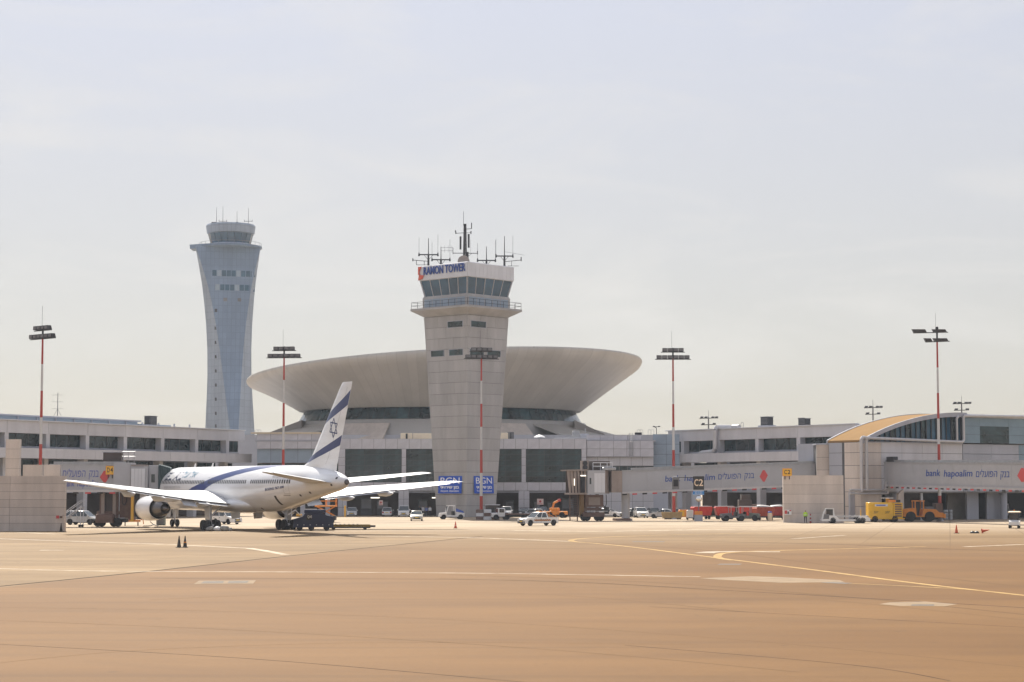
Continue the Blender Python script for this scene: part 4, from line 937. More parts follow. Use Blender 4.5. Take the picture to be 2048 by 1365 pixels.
# blue stripe wrapping up over the roof
E1 = [(15.2,-14),(15.75,-9),(17.75,3),(20.75,16.5),(23.75,31.5),(27.25,46.5),(31.25,66),(35,90),(38,104)]
E2 = [(20.2,-14),(20.75,-8),(23.25,9),(25.75,21),(29.5,36),(32.75,48),(37,64),(40.6,90),(42.5,104)]
def along(E, t):
    s = t*(len(E)-1); i = min(int(s), len(E)-2); f = s-i; return E[i][0]+(E[i+1][0]-E[i][0])*f, E[i][1]+(E[i+1][1]-E[i][1])*f
def decal(E1, E2, n, m, mt, off=.006, name='stripe'):
    vs = []
    for i in range(n+1):
        p, q = along(E1, i/n), along(E2, i/n)
        for j in range(m+1):
            a = p[0]+(q[0]-p[0])*j/m; ph = radians(p[1]+(q[1]-p[1])*j/m); vs.append(fus(a, ph, off))
    return MB().add(vs, [(i*(m+1)+j, i*(m+1)+j+1, (i+1)*(m+1)+j+1, (i+1)*(m+1)+j) for i in range(n) for j in range(m)]).build(name, mt, fu, 60)
decal(E1, E2, 60, 14, M_NAVY2)
def zph(a, z):
    zc, ry, rz = sect(a); return asin(max(-1, min(1, (z-zc)/rz)))
def fpatch(a0, a1, z0, z1, mt, name, off=.012, nz=3, na=1):
    vs = []
    for i in range(na+1):
        a = a0+(a1-a0)*i/na
        for j in range(nz+1): vs.append(fus(a, zph(a, z0+(z1-z0)*j/nz), off))
    return vs, [(i*(nz+1)+j, i*(nz+1)+j+1, (i+1)*(nz+1)+j+1, (i+1)*(nz+1)+j) for i in range(na) for j in range(nz)]
wn = MB(); a = 7.6
while a < 44.2:
    if not (21.2 < a < 22.2 or 33.6 < a < 34.4):
        vs, fs = fpatch(a, a+.26, 5.27, 5.68, None, ''); wn.add(vs, fs)
    a += .51
o = wn.build('cabin_windows', M_BLACK, fu); o['kind'] = 'stuff'
def outline(a0, a1, z0, z1, t=.035):
    b = MB()
    for q in ((a0, a1, z0, z0+t), (a0, a1, z1-t, z1), (a0, a0+t, z0+t, z1-t), (a1-t, a1, z0+t, z1-t)): b.add(*fpatch(*q, None, '', .01, 8 if q[3]-q[2] > 1 else 1, 3))
    return b
M_LINE = mat('panel_line', (.30, .30, .31), .5)
for a0, z0, z1, wd in ((42.6, 4.15, 6.1, 1.1), (22.0, 5.0, 6.0, .55), (23.0, 5.0, 6.0, .55)): outline(a0, a0+wd, z0, z1).build('cabin_door', M_LINE, fu)
MB().add(*fpatch(40.3, 40.75, 2.95, 3.95, None, '', .012, 8)).build('vent_slot', M_DSTEEL, fu)
for a0, z0 in ((35.2, 2.4), (45.2, 3.9), (47.2, 4.2), (52.5, 5.7), (51.7, 5.0)): MB().add(*fpatch(a0, a0+.3, z0, z0+.2, None, '', .012, 2)).build('vent', M_DSTEEL, fu)
MB().add(*fpatch(42.3, 43.6, 3.98, 4.03, None, '', .012, 1)).build('door_step', M_DSTEEL, fu)
def ftext(s, size, mt, a, z, wd, shear=0, bold=0):
    """lettering wrapped onto the left side of the fuselage; reads from nose to tail"""
    o = text(s, size, mt, fu, 'lettering', shear=shear, bold=bold, depth=0, width=wd); o.rotation_euler = (0, 0, 0)
    for v in o.data.vertices:
        aa = a+v.co.x; v.co = fus(aa, zph(a, z)+v.co.y/2.55, .014)
ftext('EL AL', 1.5, mat('letter_dark', (.02, .03, .07), .4), 10.8, 6.15, 5.4, .25, .06)
ftext(HEB('אל על'), 1.3, mat('letter_teal', (.10, .24, .34), .4), 15.6, 6.35, 4.2, .2, .01)
ftext('BOEING 767-300', .42, M_NAVY, 40.7, 4.72, 4.2, .1, .012)
ftext('4X-EAK', .75, M_LINE, 41.0, 6.05, 2.4, .2)
ftext(HEB('אל על נתיבי אויר לישראל'), .42, M_LINE, 11.2, 4.85, 5.4)
# wings ---------------------------------------------------------
AF = [(1, 0), (.8, .035), (.6, .065), (.4, .085), (.2, .078), (.08, .05), (.015, .02), (0, 0), (.015, -.018), (.08, -.032), (.25, -.045), (.5, -.04), (.75, -.018)]
def section(l, le, te, zl, zt_, tk, s):
    c = te-le; out = []
    for x, t in AF: out.append((s*l, 28.7-(le+c*x), zl+(zt_-zl)*x+t*c*tk))
    return out
WS = [(1.5, 17.4, 29.6, 3.75, 2.95, 1.0), (2.6, 18.2, 29.6, 3.8, 3.0, 1.0), (5.2, 20.2, 29.7, 3.9, 3.25, .95), (8.2, 22.4, 29.9, 4.1, 3.6, .88), (15, 27.5, 32.9, 4.7, 4.45, .85), (21, 32.0, 35.3, 5.3, 5.2, .8), (23.4, 33.9, 36.3, 5.5, 5.48, .7), (23.8, 34.6, 36.4, 5.5, 5.5, .4)]
def wing_at(l):
    for p, q in zip(WS, WS[1:]):
        if p[0] <= l <= q[0]: t = (l-p[0])/(q[0]-p[0]); return [p[i]+(q[i]-p[i])*t for i in range(6)]
for s in (-1, 1):
    wg = MB().loft([section(*w_, s) for w_ in WS]).build('wing', M_AIRG, pl_, 50)
    # flap and aileron panels hanging a little below the trailing edge
    for l0, l1, ch, droop in ((3.0, 6.6, 1.9, .35), (6.8, 8.5, 1.6, .75), (8.8, 16.2, 1.25, .22), (16.5, 22.2, .75, .08)):
        A_, B_ = wing_at(l0), wing_at(l1); rg = []
        for w_, l in ((A_, l0), (B_, l1)):
            le = w_[2]-ch*.85; rg.append(section(l, le, w_[2]+ch*.2, w_[4]+.05*ch+.02, w_[4]-droop, .75, s))
        MB().loft(rg).build('flap', M_AIRG, wg, 50)
    for l in (5.6, 11.5, 15.6):
        w_ = wing_at(l); c = w_[2]
        MB().loft([[(s*l+r*.22*cos(2*pi*k/10), 28.7-a, z+r*.34*sin(2*pi*k/10)) for k in range(10)] for a, r, z in ((c-3.2, .1, w_[4]-.25), (c-2.2, .9, w_[4]-.4), (c-.6, 1, w_[4]-.42), (c+.5, .65, w_[4]-.4), (c+1.2, .08, w_[4]-.36))]).build('flap_fairing', M_AIRG, wg, 50)
    # engine
    ex, ez = s*7.95, 2.42
    en = MB().lathe([(1.15, 0), (1.22, .25), (1.18, .5), (1.0, .6), (.9, 1.2)], (ex, 28.7-17.2, ez), 32, 'y', caps=False)
    na = MB()
    y0 = 28.7
    na.lathe([(1.12, y0-17.25), (1.23, y0-16.95), (1.34, y0-17.1), (1.42, y0-17.8), (1.43, y0-18.8), (1.36, y0-20.2), (1.24, y0-21.3), (1.19, y0-21.32), (1.22, y0-20.6), (1.1, y0-18.2)], (ex, 0, ez), 32, 'y', caps=False)
    eng = na.build('engine_cowl', M_AIR, pl_, 40)
    MB().lathe([(1.18, y0-17.0), (1.26, y0-16.9), (1.36, y0-17.12), (1.385, y0-17.3), (1.34, y0-17.31)], (ex, 0, ez), 32, 'y', caps=False).build('intake_lip', M_METAL, eng, 40)
    MB().lathe([(.001, y0-17.9), (.35, y0-18.3), (1.08, y0-18.35), (1.08, y0-18.5)], (ex, 0, ez), 24, 'y').build('fan', M_DSTEEL, eng, 40)
    MB().lathe([(1.18, y0-20.5), (.9, y0-20.45)], (ex, 0, ez), 24, 'y').build('bypass_duct', M_DARK, eng)
    MB().lathe([(.98, y0-20.4), (.97, y0-21.4), (.82, y0-22.6), (.6, y0-23.3), (.56, y0-23.31), (.55, y0-23.0)], (ex, 0, ez), 28, 'y', caps=False).build('core_cowl', M_HOT, eng, 40)
    MB().lathe([(.54, y0-23.0), (.42, y0-23.2), (.2, y0-23.9), (.02, y0-24.2)], (ex, 0, ez), 20, 'y').build('exhaust_cone', M_HOT, eng, 40)
    w_ = wing_at(7.95)
    MB().loft([[(ex-.24*k, y0-a, z0), (ex+.24*k, y0-a, z0), (ex+.24*k, y0-a, z1), (ex-.24*k, y0-a, z1)] for a, z0, z1, k in ((18.0, 3.75, 3.82, .3), (19.5, 3.7, 4.15, .9), (22.4, 3.2, 4.25, 1), (25.5, 3.2, 4.0, .9), (28.5, 3.55, 3.8, .3))]).build('pylon', M_AIRG, eng, 40)
    # tailplane
    rg = []
    for l, le, te, z, tk in ((.6, 45.6, 51.8, 5.35, .7), (1.4, 46.3, 52.0, 5.42, .7), (9.0, 52.7, 54.9, 6.35, .6), (9.3, 53.4, 55.0, 6.38, .4)): rg.append(section(l, le, te, z+.03, z-.03, tk, s))
    tp = MB().loft(rg).build('tailplane', M_AIRG, pl_, 50)
    rg = []
    for l, le, te, z in ((1.7, 50.6, 52.25, 5.44), (8.6, 53.9, 54.98, 6.29)): rg.append(section(l, le, te, z+.04, z-.0, .9, s))
    MB().loft(rg).build('elevator', M_AIRG, tp, 50)
    # main gear: strut, door, four-wheel bogie
    gx = s*4.65; gr = MB().bar((gx, .0, .62), (gx, .1, 3.4), .17, .2, n=12).bar((gx, -.1, 1.6), (gx+s*-1.5, -.2, 3.0), .09).bar((gx, 0, 1.5), (gx, 1.7, 3.0), .08).bar((gx, -.8, .6), (gx, .8, .6), .13).build('main_gear', M_AIRG, pl_, 40)
    for wy in (-.71, .71):
        gr_ax = MB().bar((gx-.75, wy, .6), (gx+.75, wy, .6), .09).build('axle', M_DSTEEL, gr)
        for wx in (-.57, .57):
            tyre = MB().lathe([(.3, -.2), (.5, -.22), (.58, -.16), (.6, 0), (.58, .16), (.5, .22), (.3, .2)], (gx+wx, wy, .6), 24, 'x').build('wheel', M_RUB, gr, 40)
            MB().lathe([(.29, -.17), (.29, .17)], (gx+wx, wy, .6), 16, 'x').build('hub', M_MID, tyre)
    MB().loft([[(gx+s*.3, -.55, 1.1), (gx+s*.36, -.55, 1.1), (gx+s*.36, .55, 1.1), (gx+s*.3, .55, 1.1)], [(gx+s*.32, -.75, 1.5), (gx+s*.4, -.75, 1.5), (gx+s*.4, .75, 1.5), (gx+s*.32, .75, 1.5)], [(gx+s*.42, -.6, 3.2), (gx+s*.5, -.6, 3.2), (gx+s*.5, .6, 3.2), (gx+s*.42, .6, 3.2)]]).build('gear_door', M_AIR, gr)
    MB().prism([(-.6, 1.35), (1.6, 1.25), (1.9, 2.0), (-.8, 2.1)], s*1.35, s*1.42, 'x').build('gear_door', M_AIR, gr)
ng = MB().bar((0, 22.8, .45), (0, 22.9, 2.6), .12, n=10).bar((0, 22.8, 1.2), (0, 24.2, 2.4), .07).bar((-.45, 22.8, .46), (.45, 22.8, .46), .07).build('nose_gear', M_AIRG, pl_, 40)
for wx in (-.33, .33):
    tyre = MB().lathe([(.22, -.15), (.4, -.16), (.46, -.1), (.47, 0), (.46, .1), (.4, .16), (.22, .15)], (wx, 22.8, .47), 20, 'x').build('wheel', M_RUB, ng, 40)
    MB().lathe([(.21, -.13), (.21, .13)], (wx, 22.8, .47), 12, 'x').build('hub', M_MID, tyre)
for s in (-1, 1): B('gear_door', M_AIR, ng, s*.5-.03, s*.5+.03, 23.0, 24.6, 1.2, 2.3)
# fin ----------------------------------------------------------
FS = [(6.6, 42.0, 51.4, .8), (7.15, 43.4, 51.5, 1), (7.6, 44.6, 51.7, 1), (8.4, 45.7, 51.95, 1), (15.4, 52.3, 54.85, .9), (15.75, 52.75, 54.95, .5)]
def finrow(z):
    for p, q in zip(FS, FS[1:]):
        if p[0] <= z <= q[0]: t = (z-p[0])/(q[0]-p[0]); return [p[i]+(q[i]-p[i])*t for i in range(4)]
def finring(z, le, te, tk):
    c = te-le; half = [(x, t) for x, t in AF[:8]]
    return [(t*c*.62*tk, 28.7-(le+c*x), z) for x, t in half] + [(-t*c*.62*tk, 28.7-(le+c*x), z) for x, t in half[-2:0:-1]]
fin = MB().loft([finring(*r) for r in FS]).build('fin', M_AIR, pl_, 50)
def finp(a, z, off=.012):
    z_, le, te, tk = finrow(z); c = te-le; x = max(0, min(1, (a-le)/c))
    for p, q in zip(AF[:8], AF[1:8]):
        if q[0] <= x <= p[0]: t = q[1]+(p[1]-q[1])*(x-q[0])/(p[0]-q[0])
    return (-(t*c*.62*tk+off), 28.7-a, z)
def finband(zle, zte, h, mt):
    """band rising towards the trailing edge"""
    vs = []; n, m = 24, 6
    for i in range(n+1):
        f = i/n
        for j in range(m+1):
            z = zle+(zte-zle)*f+h*(.72+.28*f)*(j/m-.5); z = min(z, 15.7); r = finrow(z); vs.append(finp(r[1]+(r[2]-r[1])*(.012+.976*f), z))
    MB().add(vs, [(i*(m+1)+j, i*(m+1)+j+1, (i+1)*(m+1)+j+1, (i+1)*(m+1)+j) for i in range(n) for j in range(m)]).build('blue_band', mt, fin, 60)
finband(12.05, 14.15, 1.55, M_NAVY2); finband(7.75, 9.75, 1.05, M_NAVY)
# six-pointed star of two triangles
sc = (51.0, 11.05); st = MB()
def starseg(p, q, wd=.13):
    n = 8; dx, dz = q[0]-p[0], q[1]-p[1]; l = hypot(dx, dz); nx, nz = -dz/l*wd/2, dx/l*wd/2; vs = []
    for i in range(n+1):
        f = i/n; a, z = p[0]+dx*f, p[1]+dz*f; vs += [finp(a+nx, z+nz, .016), finp(a-nx, z-nz, .016)]
    st.add(vs, [(2*i, 2*i+1, 2*i+3, 2*i+2) for i in range(n)])
for o in (0, pi/3):
    P = [(sc[0]+.92*sin(o+2*pi*k/3+.12)*.95, sc[1]+1.02*cos(o+2*pi*k/3+.12)) for k in range(3)]
    for k in range(3): starseg(P[k], P[(k+1) % 3])
st.build('star', M_NAVY, fin)
rl = MB()
for z0, z1 in ((7.3, 15.2),):
    n = 20; vs = []
    for i in range(n+1):
        z = z0+(z1-z0)*i/n; r = finrow(z); a = r[1]+(r[2]-r[1])*.70; vs += [finp(a-.025, z, .009), finp(a+.025, z, .009)]
    rl.add(vs, [(2*i, 2*i+1, 2*i+3, 2*i+2) for i in range(n)])
rl.build('rudder_line', M_LINE, fin)
for a in (12, 17.5): MB().prism([(28.7-a, 7.25), (28.7-a-.45, 7.25), (28.7-a-.6, 7.75), (28.7-a-.45, 7.75)], -.03, .03, 'x').build('blade_antenna', M_WHITE, fu)

# ------------------------------------------------------------------ boarding bridges
M_TUN = mat('bridge_grey', (.39, .395, .42), .5, .1, .1, .4)
M_CAB = mat('bridge_cab_grey', (.30, .245, .215), .55, .1, .15, .6)
def tunnel(name, label, P0, P1, zb0, zb1, h=3.0, wd=2.6, stripes=True, ribs=True):
    fa = Face(P0, P1); t = thing(name, label, 'boarding bridge', P0, fa.rz); L = fa.L
    zz = lambda u: zb0+(zb1-zb0)*u/L
    MB().loft([[(u, 0, zz(u)), (u, wd, zz(u)), (u, wd, zz(u)+h), (u, 0, zz(u)+h)] for u in (0, L)]).build('tunnel', M_TUN, t)
    n = max(3, int(L/3.4))
    for k in range(n):
        a, b = L*k/n+.02, L*(k+1)/n-.02
        MB().loft([[(u, -.035, zz(u)+.15), (u, -.001, zz(u)+.15), (u, -.001, zz(u)+h-.12), (u, -.035, zz(u)+h-.12)] for u in (a, b)]).build('side_panel', M_TUN, t)
    MB().loft([[(u, -.18, zz(u)-.28), (u, .2, zz(u)-.28), (u, .2, zz(u)-.003), (u, -.18, zz(u)-.003)] for u in (0, L)]).build('bottom_beam', M_PIPE, t)
    if stripes:
        q = int(L/.75)
        for k in range(0, q, 2):
            u, v = k*.75, k*.75+.7; MB().loft([[(w_, -.2, zz(w_)-.5), (w_, -.14, zz(w_)-.5), (w_, -.14, zz(w_)-.29), (w_, -.2, zz(w_)-.29)] for w_ in (u, v)]).build('hazard_mark', M_DIAM if k % 4 else M_BLACK, t)
    MB().loft([[(u, .2, zz(u)+h+.12), (u, .8, zz(u)+h+.12), (u, .8, zz(u)+h+.42), (u, .2, zz(u)+h+.42)] for u in (L*.05, L*.98)]).build('cable_tray', M_GALV, t)
    for k in range(n): u = L*(k+.5)/n; B('tray_foot', M_DSTEEL, t, u-.5, u+.4, .22, .75, zz(u)+h+.0, zz(u)+h+.119)
    MB().loft([[(u, -.12, zz(u)+h-.05), (u, .1, zz(u)+h-.05), (u, .1, zz(u)+h+.12), (u, -.12, zz(u)+h+.12)] for u in (0, L)]).build('top_beam', M_GALV, t)
    return t, fa, zz, L
def adtext(t, fa, zz, h, px0, px1, s, tilt=0, size=1.0, y=-.06, dz=0, m=M_TXT):
    ws = s.split(' ')
    if len(ws) > 1:                                             # one part per word
        n = len(s); k = 0
        for w_ in ws:
            adtext(t, fa, zz, h, px0+(px1-px0)*k/n, px0+(px1-px0)*(k+len(w_))/n, w_, tilt, size, y, dz, m); k += len(w_)+1
        return
    a, b = fa.u(px0), fa.u(px1); u = (a+b)/2
    o = text(s, size, m, t, 'lettering', (u, y, zz(u)+h/2+dz), rot=(pi/2, -tilt, 0), shear=.12, width=b-a, bold=.012 if s.isascii() else 0)
def diamond(t, fa, zz, h, px, hw, hh, dz=0):
    u = fa.u(px); c = zz(u)+h/2+dz; q = .22
    MB().prism([(u-hw, c-.1), (u-hw*q, c-hh), (u+hw*q, c-hh), (u+hw, c+.1), (u+hw*q, c+hh), (u-hw*q, c+hh)], -.07, -.04, 'y').build('diamond_mark', M_DIAM, t)
def column(t, x, y, z, r=.55, m=M_TUN): MB().lathe([(r*1.6, 0), (r*1.6, .35), (r, .36), (r, z-.02)], (x, y, 0), 16).build('support_column', m, t, 40)
ADV = HEB('בנק הפועלים')
# C2 bridge
P0, P1 = at(1244, 975, 284)[:2], at(1638, 975, 289)[:2]
t, fa, zz, L = tunnel('boarding_bridge', 'long grey boarding bridge lettered in blue with a cab on legs, stand C2', P0, P1, 4.2, 5.35, 3.0)
adtext(t, fa, zz, 3, 1330, 1430, 'bank hapoalim', atan2(1.15, L), 1.25, dz=.1); adtext(t, fa, zz, 3, 1436, 1508, ADV, atan2(1.15, L), 1.25, dz=.12)
diamond(t, fa, zz, 3, 1527.5, .62, .85)
column(t, fa.u(1247)+.6, 1.3, 4.25, .62); B('column_base', M_BROWNM, t, fa.u(1232), fa.u(1262), .2, 2.4, 0, .36)
def cab(t, x, z0, h, flip=1):
    """rotating cab left of the tunnel mouth, seen from the apron"""
    w = lambda v: x-v
    for k, (a, b) in enumerate(((.02, .75), (.78, 1.6))): MB().box(w(b), w(a), -.3-.1*k, 2.9+.1*k, z0-.1, z0+h+.05).build('bellows_section', M_CAB, t)
    rot = MB().lathe([(1.9, z0-.25), (1.9, z0+h+.1)], (w(3.5), 1.3, 0), 24).build('rotunda', M_CAB, t, 30)
    sp = MB().loft([[(w(5.3), -1.0, z0-.35), (w(2.7), -1.0, z0-.35), (w(2.7), 2.8, z0-.35), (w(5.3), 2.8, z0-.35)], [(w(5.3), -1.0, z0+h+.1), (w(2.7), -1.0, z0+h+.1), (w(2.7), 2.8, z0+h+.1), (w(5.3), 2.8, z0+h+.1)]]).build('service_housing', M_TUN, t)
    for k in range(3): B('housing_panel', M_WHITEM, sp, w(4.3)+k*.53, w(4.3)+k*.53+.5, -1.05, -1.005, z0-.1, z0+h-.3)
    B('housing_window', M_CGLASS, sp, w(5.0), w(4.75), -1.04, -1.005, z0+1.1, z0+2.0)
    # canopy hood opening towards the stand
    hood = MB(); o = lambda y, e: [(w(8.6)-e, y, z0-.4+e*.3), (w(8.6)-e*1.2, y, z0+h+.0+e*.2), (w(5.32), y, z0+h+.05+e*.2), (w(5.32), y, z0-.4)]
    MB().loft([[(w(8.5), -1.5, z0+h), (w(8.7), 1.9, z0+h), (w(5.32), 2.7, z0+h+.05), (w(5.32), -1.1, z0+h+.05)], [(w(8.5), -1.5, z0+h+.18), (w(8.7), 1.9, z0+h+.18), (w(5.32), 2.7, z0+h+.25), (w(5.32), -1.1, z0+h+.25)]]).build('hood_roof', M_CAB, t)
    MB().loft([[(w(8.1), -1.3, z0-.4), (w(8.1), 2, z0-.4), (w(5.32), 2.6, z0-.4), (w(5.32), -1.1, z0-.4)], [(w(8.1), -1.3, z0-.15), (w(8.1), 2, z0-.15), (w(5.32), 2.6, z0-.15), (w(5.32), -1.1, z0-.15)]]).build('hood_floor', M_CAB, t)
    for k in range(6):
        a = .5*k; MB().loft([[(w(8.05-a*.92), -1.25+.03*k, z0-.15), (w(7.75-a*.92), -1.1+.03*k, z0-.15), (w(7.75-a*.92)-.1, -1.1+.03*k, z0+h), (w(8.05-a*.92)-.35+.06*k, -1.3+.03*k, z0+h)], [(w(8.05-a*.92), -1.15+.03*k, z0-.15), (w(7.75-a*.92), -1.0+.03*k, z0-.15), (w(7.75-a*.92)-.1, -1.0+.03*k, z0+h), (w(8.05-a*.92)-.35+.06*k, -1.2+.03*k, z0+h)]]).build('hood_pleat', M_CAB, t)
    B('hood_back', M_BROWN, t, w(8), w(5.32), 1.5, 1.6, z0-.15, z0+h); 
    B('cab_lamp', M_LAMP, t, w(6.4), w(5.6), -1.34, -1.26, z0+h-.75, z0+h-.6)
    B('cab_doorway', M_DARK, t, w(6.35), w(5.75), -1.36, -1.28, z0-.1, z0+h-.8); B('cab_lamp', M_LAMP, t, w(7.35), w(7.25), -1.36, -1.28, z0+.9, z0+1.9)
P0c = fa.u(1244)
cab(t, -.02, 4.2, 3.0)
def undercarriage(t):
    B('machinery_housing', M_BROWNM, t, -5.4, -2.7, .3, 1.5, 2.0, 3.75); B('machinery_panel', M_CAB, t, -4.9, -3.2, .24, .299, 2.3, 3.4); B('drive_unit', M_BROWNM, t, -5.9, -2.6, -.2, .3, .62, 1.25, bev=.1)
    B('lift_column', mat('ochre_brown', (.22, .13, .05), .7, 0, .2, 1), t, -6.25, -5.6, .2, .8, .5, 3.8); B('cable_box', M_DSTEEL, t, -2.5, -1.9, .2, 1.0, 1.0, 2.0); B('crossbar', M_GALV, t, -5.5, -2.2, -.32, -.24, 1.35, 1.45)
def bogie(t, x, y, z, wid=3.2):
    for sx in (-.9, .9): MB().box(x+sx-.22, x+sx+.22, y-.22, y+.22, .9, z).build('lift_leg', M_BROWNM, t)
    B('crosshead', M_BROWNM, t, x-1.5, x+1.5, y-.3, y+.3, 1.5, 1.9); B('bogie_frame', M_DSTEEL, t, x-wid/2, x+wid/2, y-.6, y+.6, .55, 1.0, bev=.08)
    for sx in (-1.25, -.75, .75, 1.25):
        wl_ = MB().lathe([(.2, -.17), (.48, -.18), (.55, 0), (.48, .18), (.2, .17)], (x+sx, y-.75, .55), 18, 'y').build('wheel', M_RUB, t, 40); MB().lathe([(.2, -.16), (.2, .16)], (x+sx, y-.75, .55), 12, 'y').build('hub', M_MID, wl_)
    MB().path([(x+1.6, y-.3, z-.1), (x+1.7, y-.5, z-1.7), (x+2.0, y-.5, z-1.9), (x+2.2, y-.4, z-1.4), (x+2.2, y-.2, z-.1)], .06).build('cable_loop', M_BLACK, t)
bogie(t, -4.4, .9, 3.9); undercarriage(t)
st_ = MB()
for k in range(11): st_.box(-7.7+.0*k, -6.6, -.5+.0, .3, .25+k*.32, .3+k*.32)
for x_ in (-7.7, -6.6): st_.bar((x_, -.1, 0), (x_, -.1, 3.8), .05).bar((x_, .3, 0), (x_, .3, 3.8), .05)
st_.build('service_stair', M_BROWNM, t)
B('rooftop_unit', M_CAB, t, -5.9, -4.9, .3, 1.4, 7.35, 8.7); MB().lathe([(.36, -.02), (.36, .05)], (-5.4, .27, 7.75), 16, 'y').lathe([(.36, -.02), (.36, .05)], (-5.4, .27, 8.35), 16, 'y').build('fan_grille', M_DSTEEL, t)
B('rooftop_box', M_BROWN, t, -4.6, -1.6, .9, 1.8, 7.35, 8.65)
rl = MB()
for x_ in (-4.3, -3.2, -2.2, -1.4): rl.bar((x_, 0, 7.32), (x_, 0, 8.4), .04)
for z_ in (7.9, 8.4): rl.bar((-4.3, 0, z_), (-1.4, 0, z_), .04)
rl.build('roof_railing', M_WHITEM, t)
B('rooftop_duct', M_GALV, t, -3.0, -1.0, -.6, .3, 7.35, 7.75, bev=.1)
# right-hand bridge, coming out towards us
P0, P1 = at(1752, 975, 286)[:2], at(2120, 975, 243)[:2]
fa_ = Face(P0, P1)
t, fa, zz, L = tunnel('boarding_bridge', 'grey boarding bridge lettered in blue in front of the vaulted hall', P0, P1, zat(969, 286), zat(978.5, 243), 3.15)
adtext(t, fa, zz, 3.15, 1853, 1946, 'bank hapoalim', 0, 1.3, dz=.15); adtext(t, fa, zz, 3.15, 1953, 2020, ADV, 0, 1.3, dz=.15)
diamond(t, fa, zz, 3.15, 2046, 1.15, .9, .1)
B('end_frame', M_WHITEM, t, -.35, -.1, -.25, 2.7, zz(0)-.1, zz(0)+3.6); B('end_wall', M_DARK, t, -.09, .0, .0, 2.5, zz(0), zz(0)+3.0)
column(t, L*.93, 1.3, zz(L*.93), .6); B('pump_unit', M_DSTEEL, t, fa.u(1772), fa.u(1786), .1, .9, zz(2)+3.1, zz(2)+4.0, bev=.05)
# D4 bridge to the airliner door
P0, P1 = at(98, 975, 241)[:2], at(252, 975, 241)[:2]
t, fa, zz, L = tunnel('boarding_bridge', 'grey boarding bridge with Hebrew lettering docked at the airliner nose, stand D4', P0, P1, zat(980, 241), zat(980, 241), 3.05)
adtext(t, fa, zz, 3.05, 125, 197, ADV, 0, 1.35, dz=.45, m=mat('letter_violet_blue', (.10, .12, .36), .5)); adtext(t, fa, zz, 3.05, 128, 197, 'bank hapoalim', 0, 1.2, dz=-.75, m=MATS['letter_violet_blue'])
diamond(t, fa, zz, 3.05, 209.5, .62, .72, .1)
z0 = zat(980, 241); U_ = lambda px: fa.u(px)
B('telescope_section', M_TUN, t, U_(228), U_(262), -.4, 3.0, z0-.15, z0+3.35); B('bellows_section', M_CAB, t, U_(262.3), U_(288), -.25, 2.8, z0, z0+3.1)
sp = B('service_housing', M_TUN, t, U_(264), U_(298), -.9, -.26, z0-.2, z0+2.85)
for k in range(4): B('housing_panel', M_WHITEM, sp, U_(265+k*7), U_(271.4+k*7), -.94, -.905, z0, z0+2.6)
B('cab_wall', M_TUN, t, U_(298.4), U_(318), -.5, 2.6, z0-.25, z0+3.0, bev=.05); B('cab_window', M_CGLASS, t, U_(304), U_(311), -.56, -.505, z0+.9, z0+1.9)
M_CANO = mat('canopy_fabric', (.045, .075, .085), .8, 0, .2, 2)
for k in range(7):
    a = U_(318.3+k*3.4); b = U_(318.3+k*3.4+3.2); e = .35*k/7; MB().loft([[(a, -.7, z0+.1+.5*k/9), (a, 2.4-.3*k, z0+.1), (a, 2.4-.3*k, z0+3.1-e), (a, -.7, z0+3.15-e*1.2)], [(b, -.78, z0+.12+.5*k/9), (b, 2.3-.3*k, z0+.1), (b, 2.3-.3*k, z0+3.0-e), (b, -.78, z0+3.0-e*1.2)]]).build('canopy_pleat', M_CANO, t)
bogie(t, U_(215), 1.3, z0, 4.6); B('bogie_tank', M_BROWNM, t, U_(192), U_(228), -.2, 1.0, .5, 1.6, bev=.15)
lg = MB()
for px in (203, 226): lg.box(U_(px)-.2, U_(px)+.2, .9, 1.3, 1.0, z0)
lg.build('lift_leg', M_CAB, t); B('equipment_bay', M_BROWN, t, U_(194), U_(229), 1.4, 2.4, 1.0, z0-.35); B('equipment_bay', M_BROWNM, t, U_(236), U_(262), 1.2, 2.3, 1.1, z0-.35); B('yellow_post', M_SIGNY, t, U_(261), U_(266), .4, .9, .6, z0-.2); B('dark_screen', M_DSTEEL, t, U_(270), U_(291), 1.5, 1.9, .9, z0-1.3); B('pale_cabinet', M_WHITEM, t, U_(277), U_(289), 1.0, 1.49, z0-1.6, z0-.5)
B('rooftop_unit', M_BROWN, t, U_(202), U_(238), 1.0, 2.2, z0+3.5, z0+4.6); B('rooftop_cover', M_GREYW, t, U_(200), U_(240), .8, 2.4, z0+4.61, z0+4.72)
rl = MB()
for px in (244, 254, 266): rl.bar((U_(px), .5, z0+3.3), (U_(px), .5, z0+4.7), .04)
for z_ in (4.1, 4.7): rl.bar((U_(242), .5, z0+z_), (U_(268), .5, z0+z_), .04)
rl.build('roof_railing', M_GALV, t)
# ------------------------------------------------------------------ vehicles (local: +y forward)
def paint(name, c): return mat('car_' + name, c, .28, .05, .05, 1, coat=.4)
P_WHITE, P_SILVER, P_BEIGE, P_DARK, P_GREY, P_BLUE = paint('white', (.72, .72, .72)), paint('silver', (.42, .43, .45)), paint('champagne', (.46, .44, .38)), paint('dark', (.03, .032, .04)), paint('grey', (.18, .19, .2)), paint('blue', (.03, .08, .35))
def wheel(par, x, y, r=.31, w=.2, rim=M_RIM, name='wheel'):
    o = MB().lathe([(r*.55, -w/2), (r*.9, -w/2), (r, -w*.3), (r, w*.3), (r*.9, w/2), (r*.55, w/2)], (x, y, r), 18, 'x').build(name, M_RUB, par, 40)
    MB().lathe([(r*.2, -w/2+.01), (r*.58, -w/2+.03), (r*.58, w/2-.03), (r*.2, w/2-.01)], (x, y, r), 14, 'x').build('rim', rim, o)
    return o
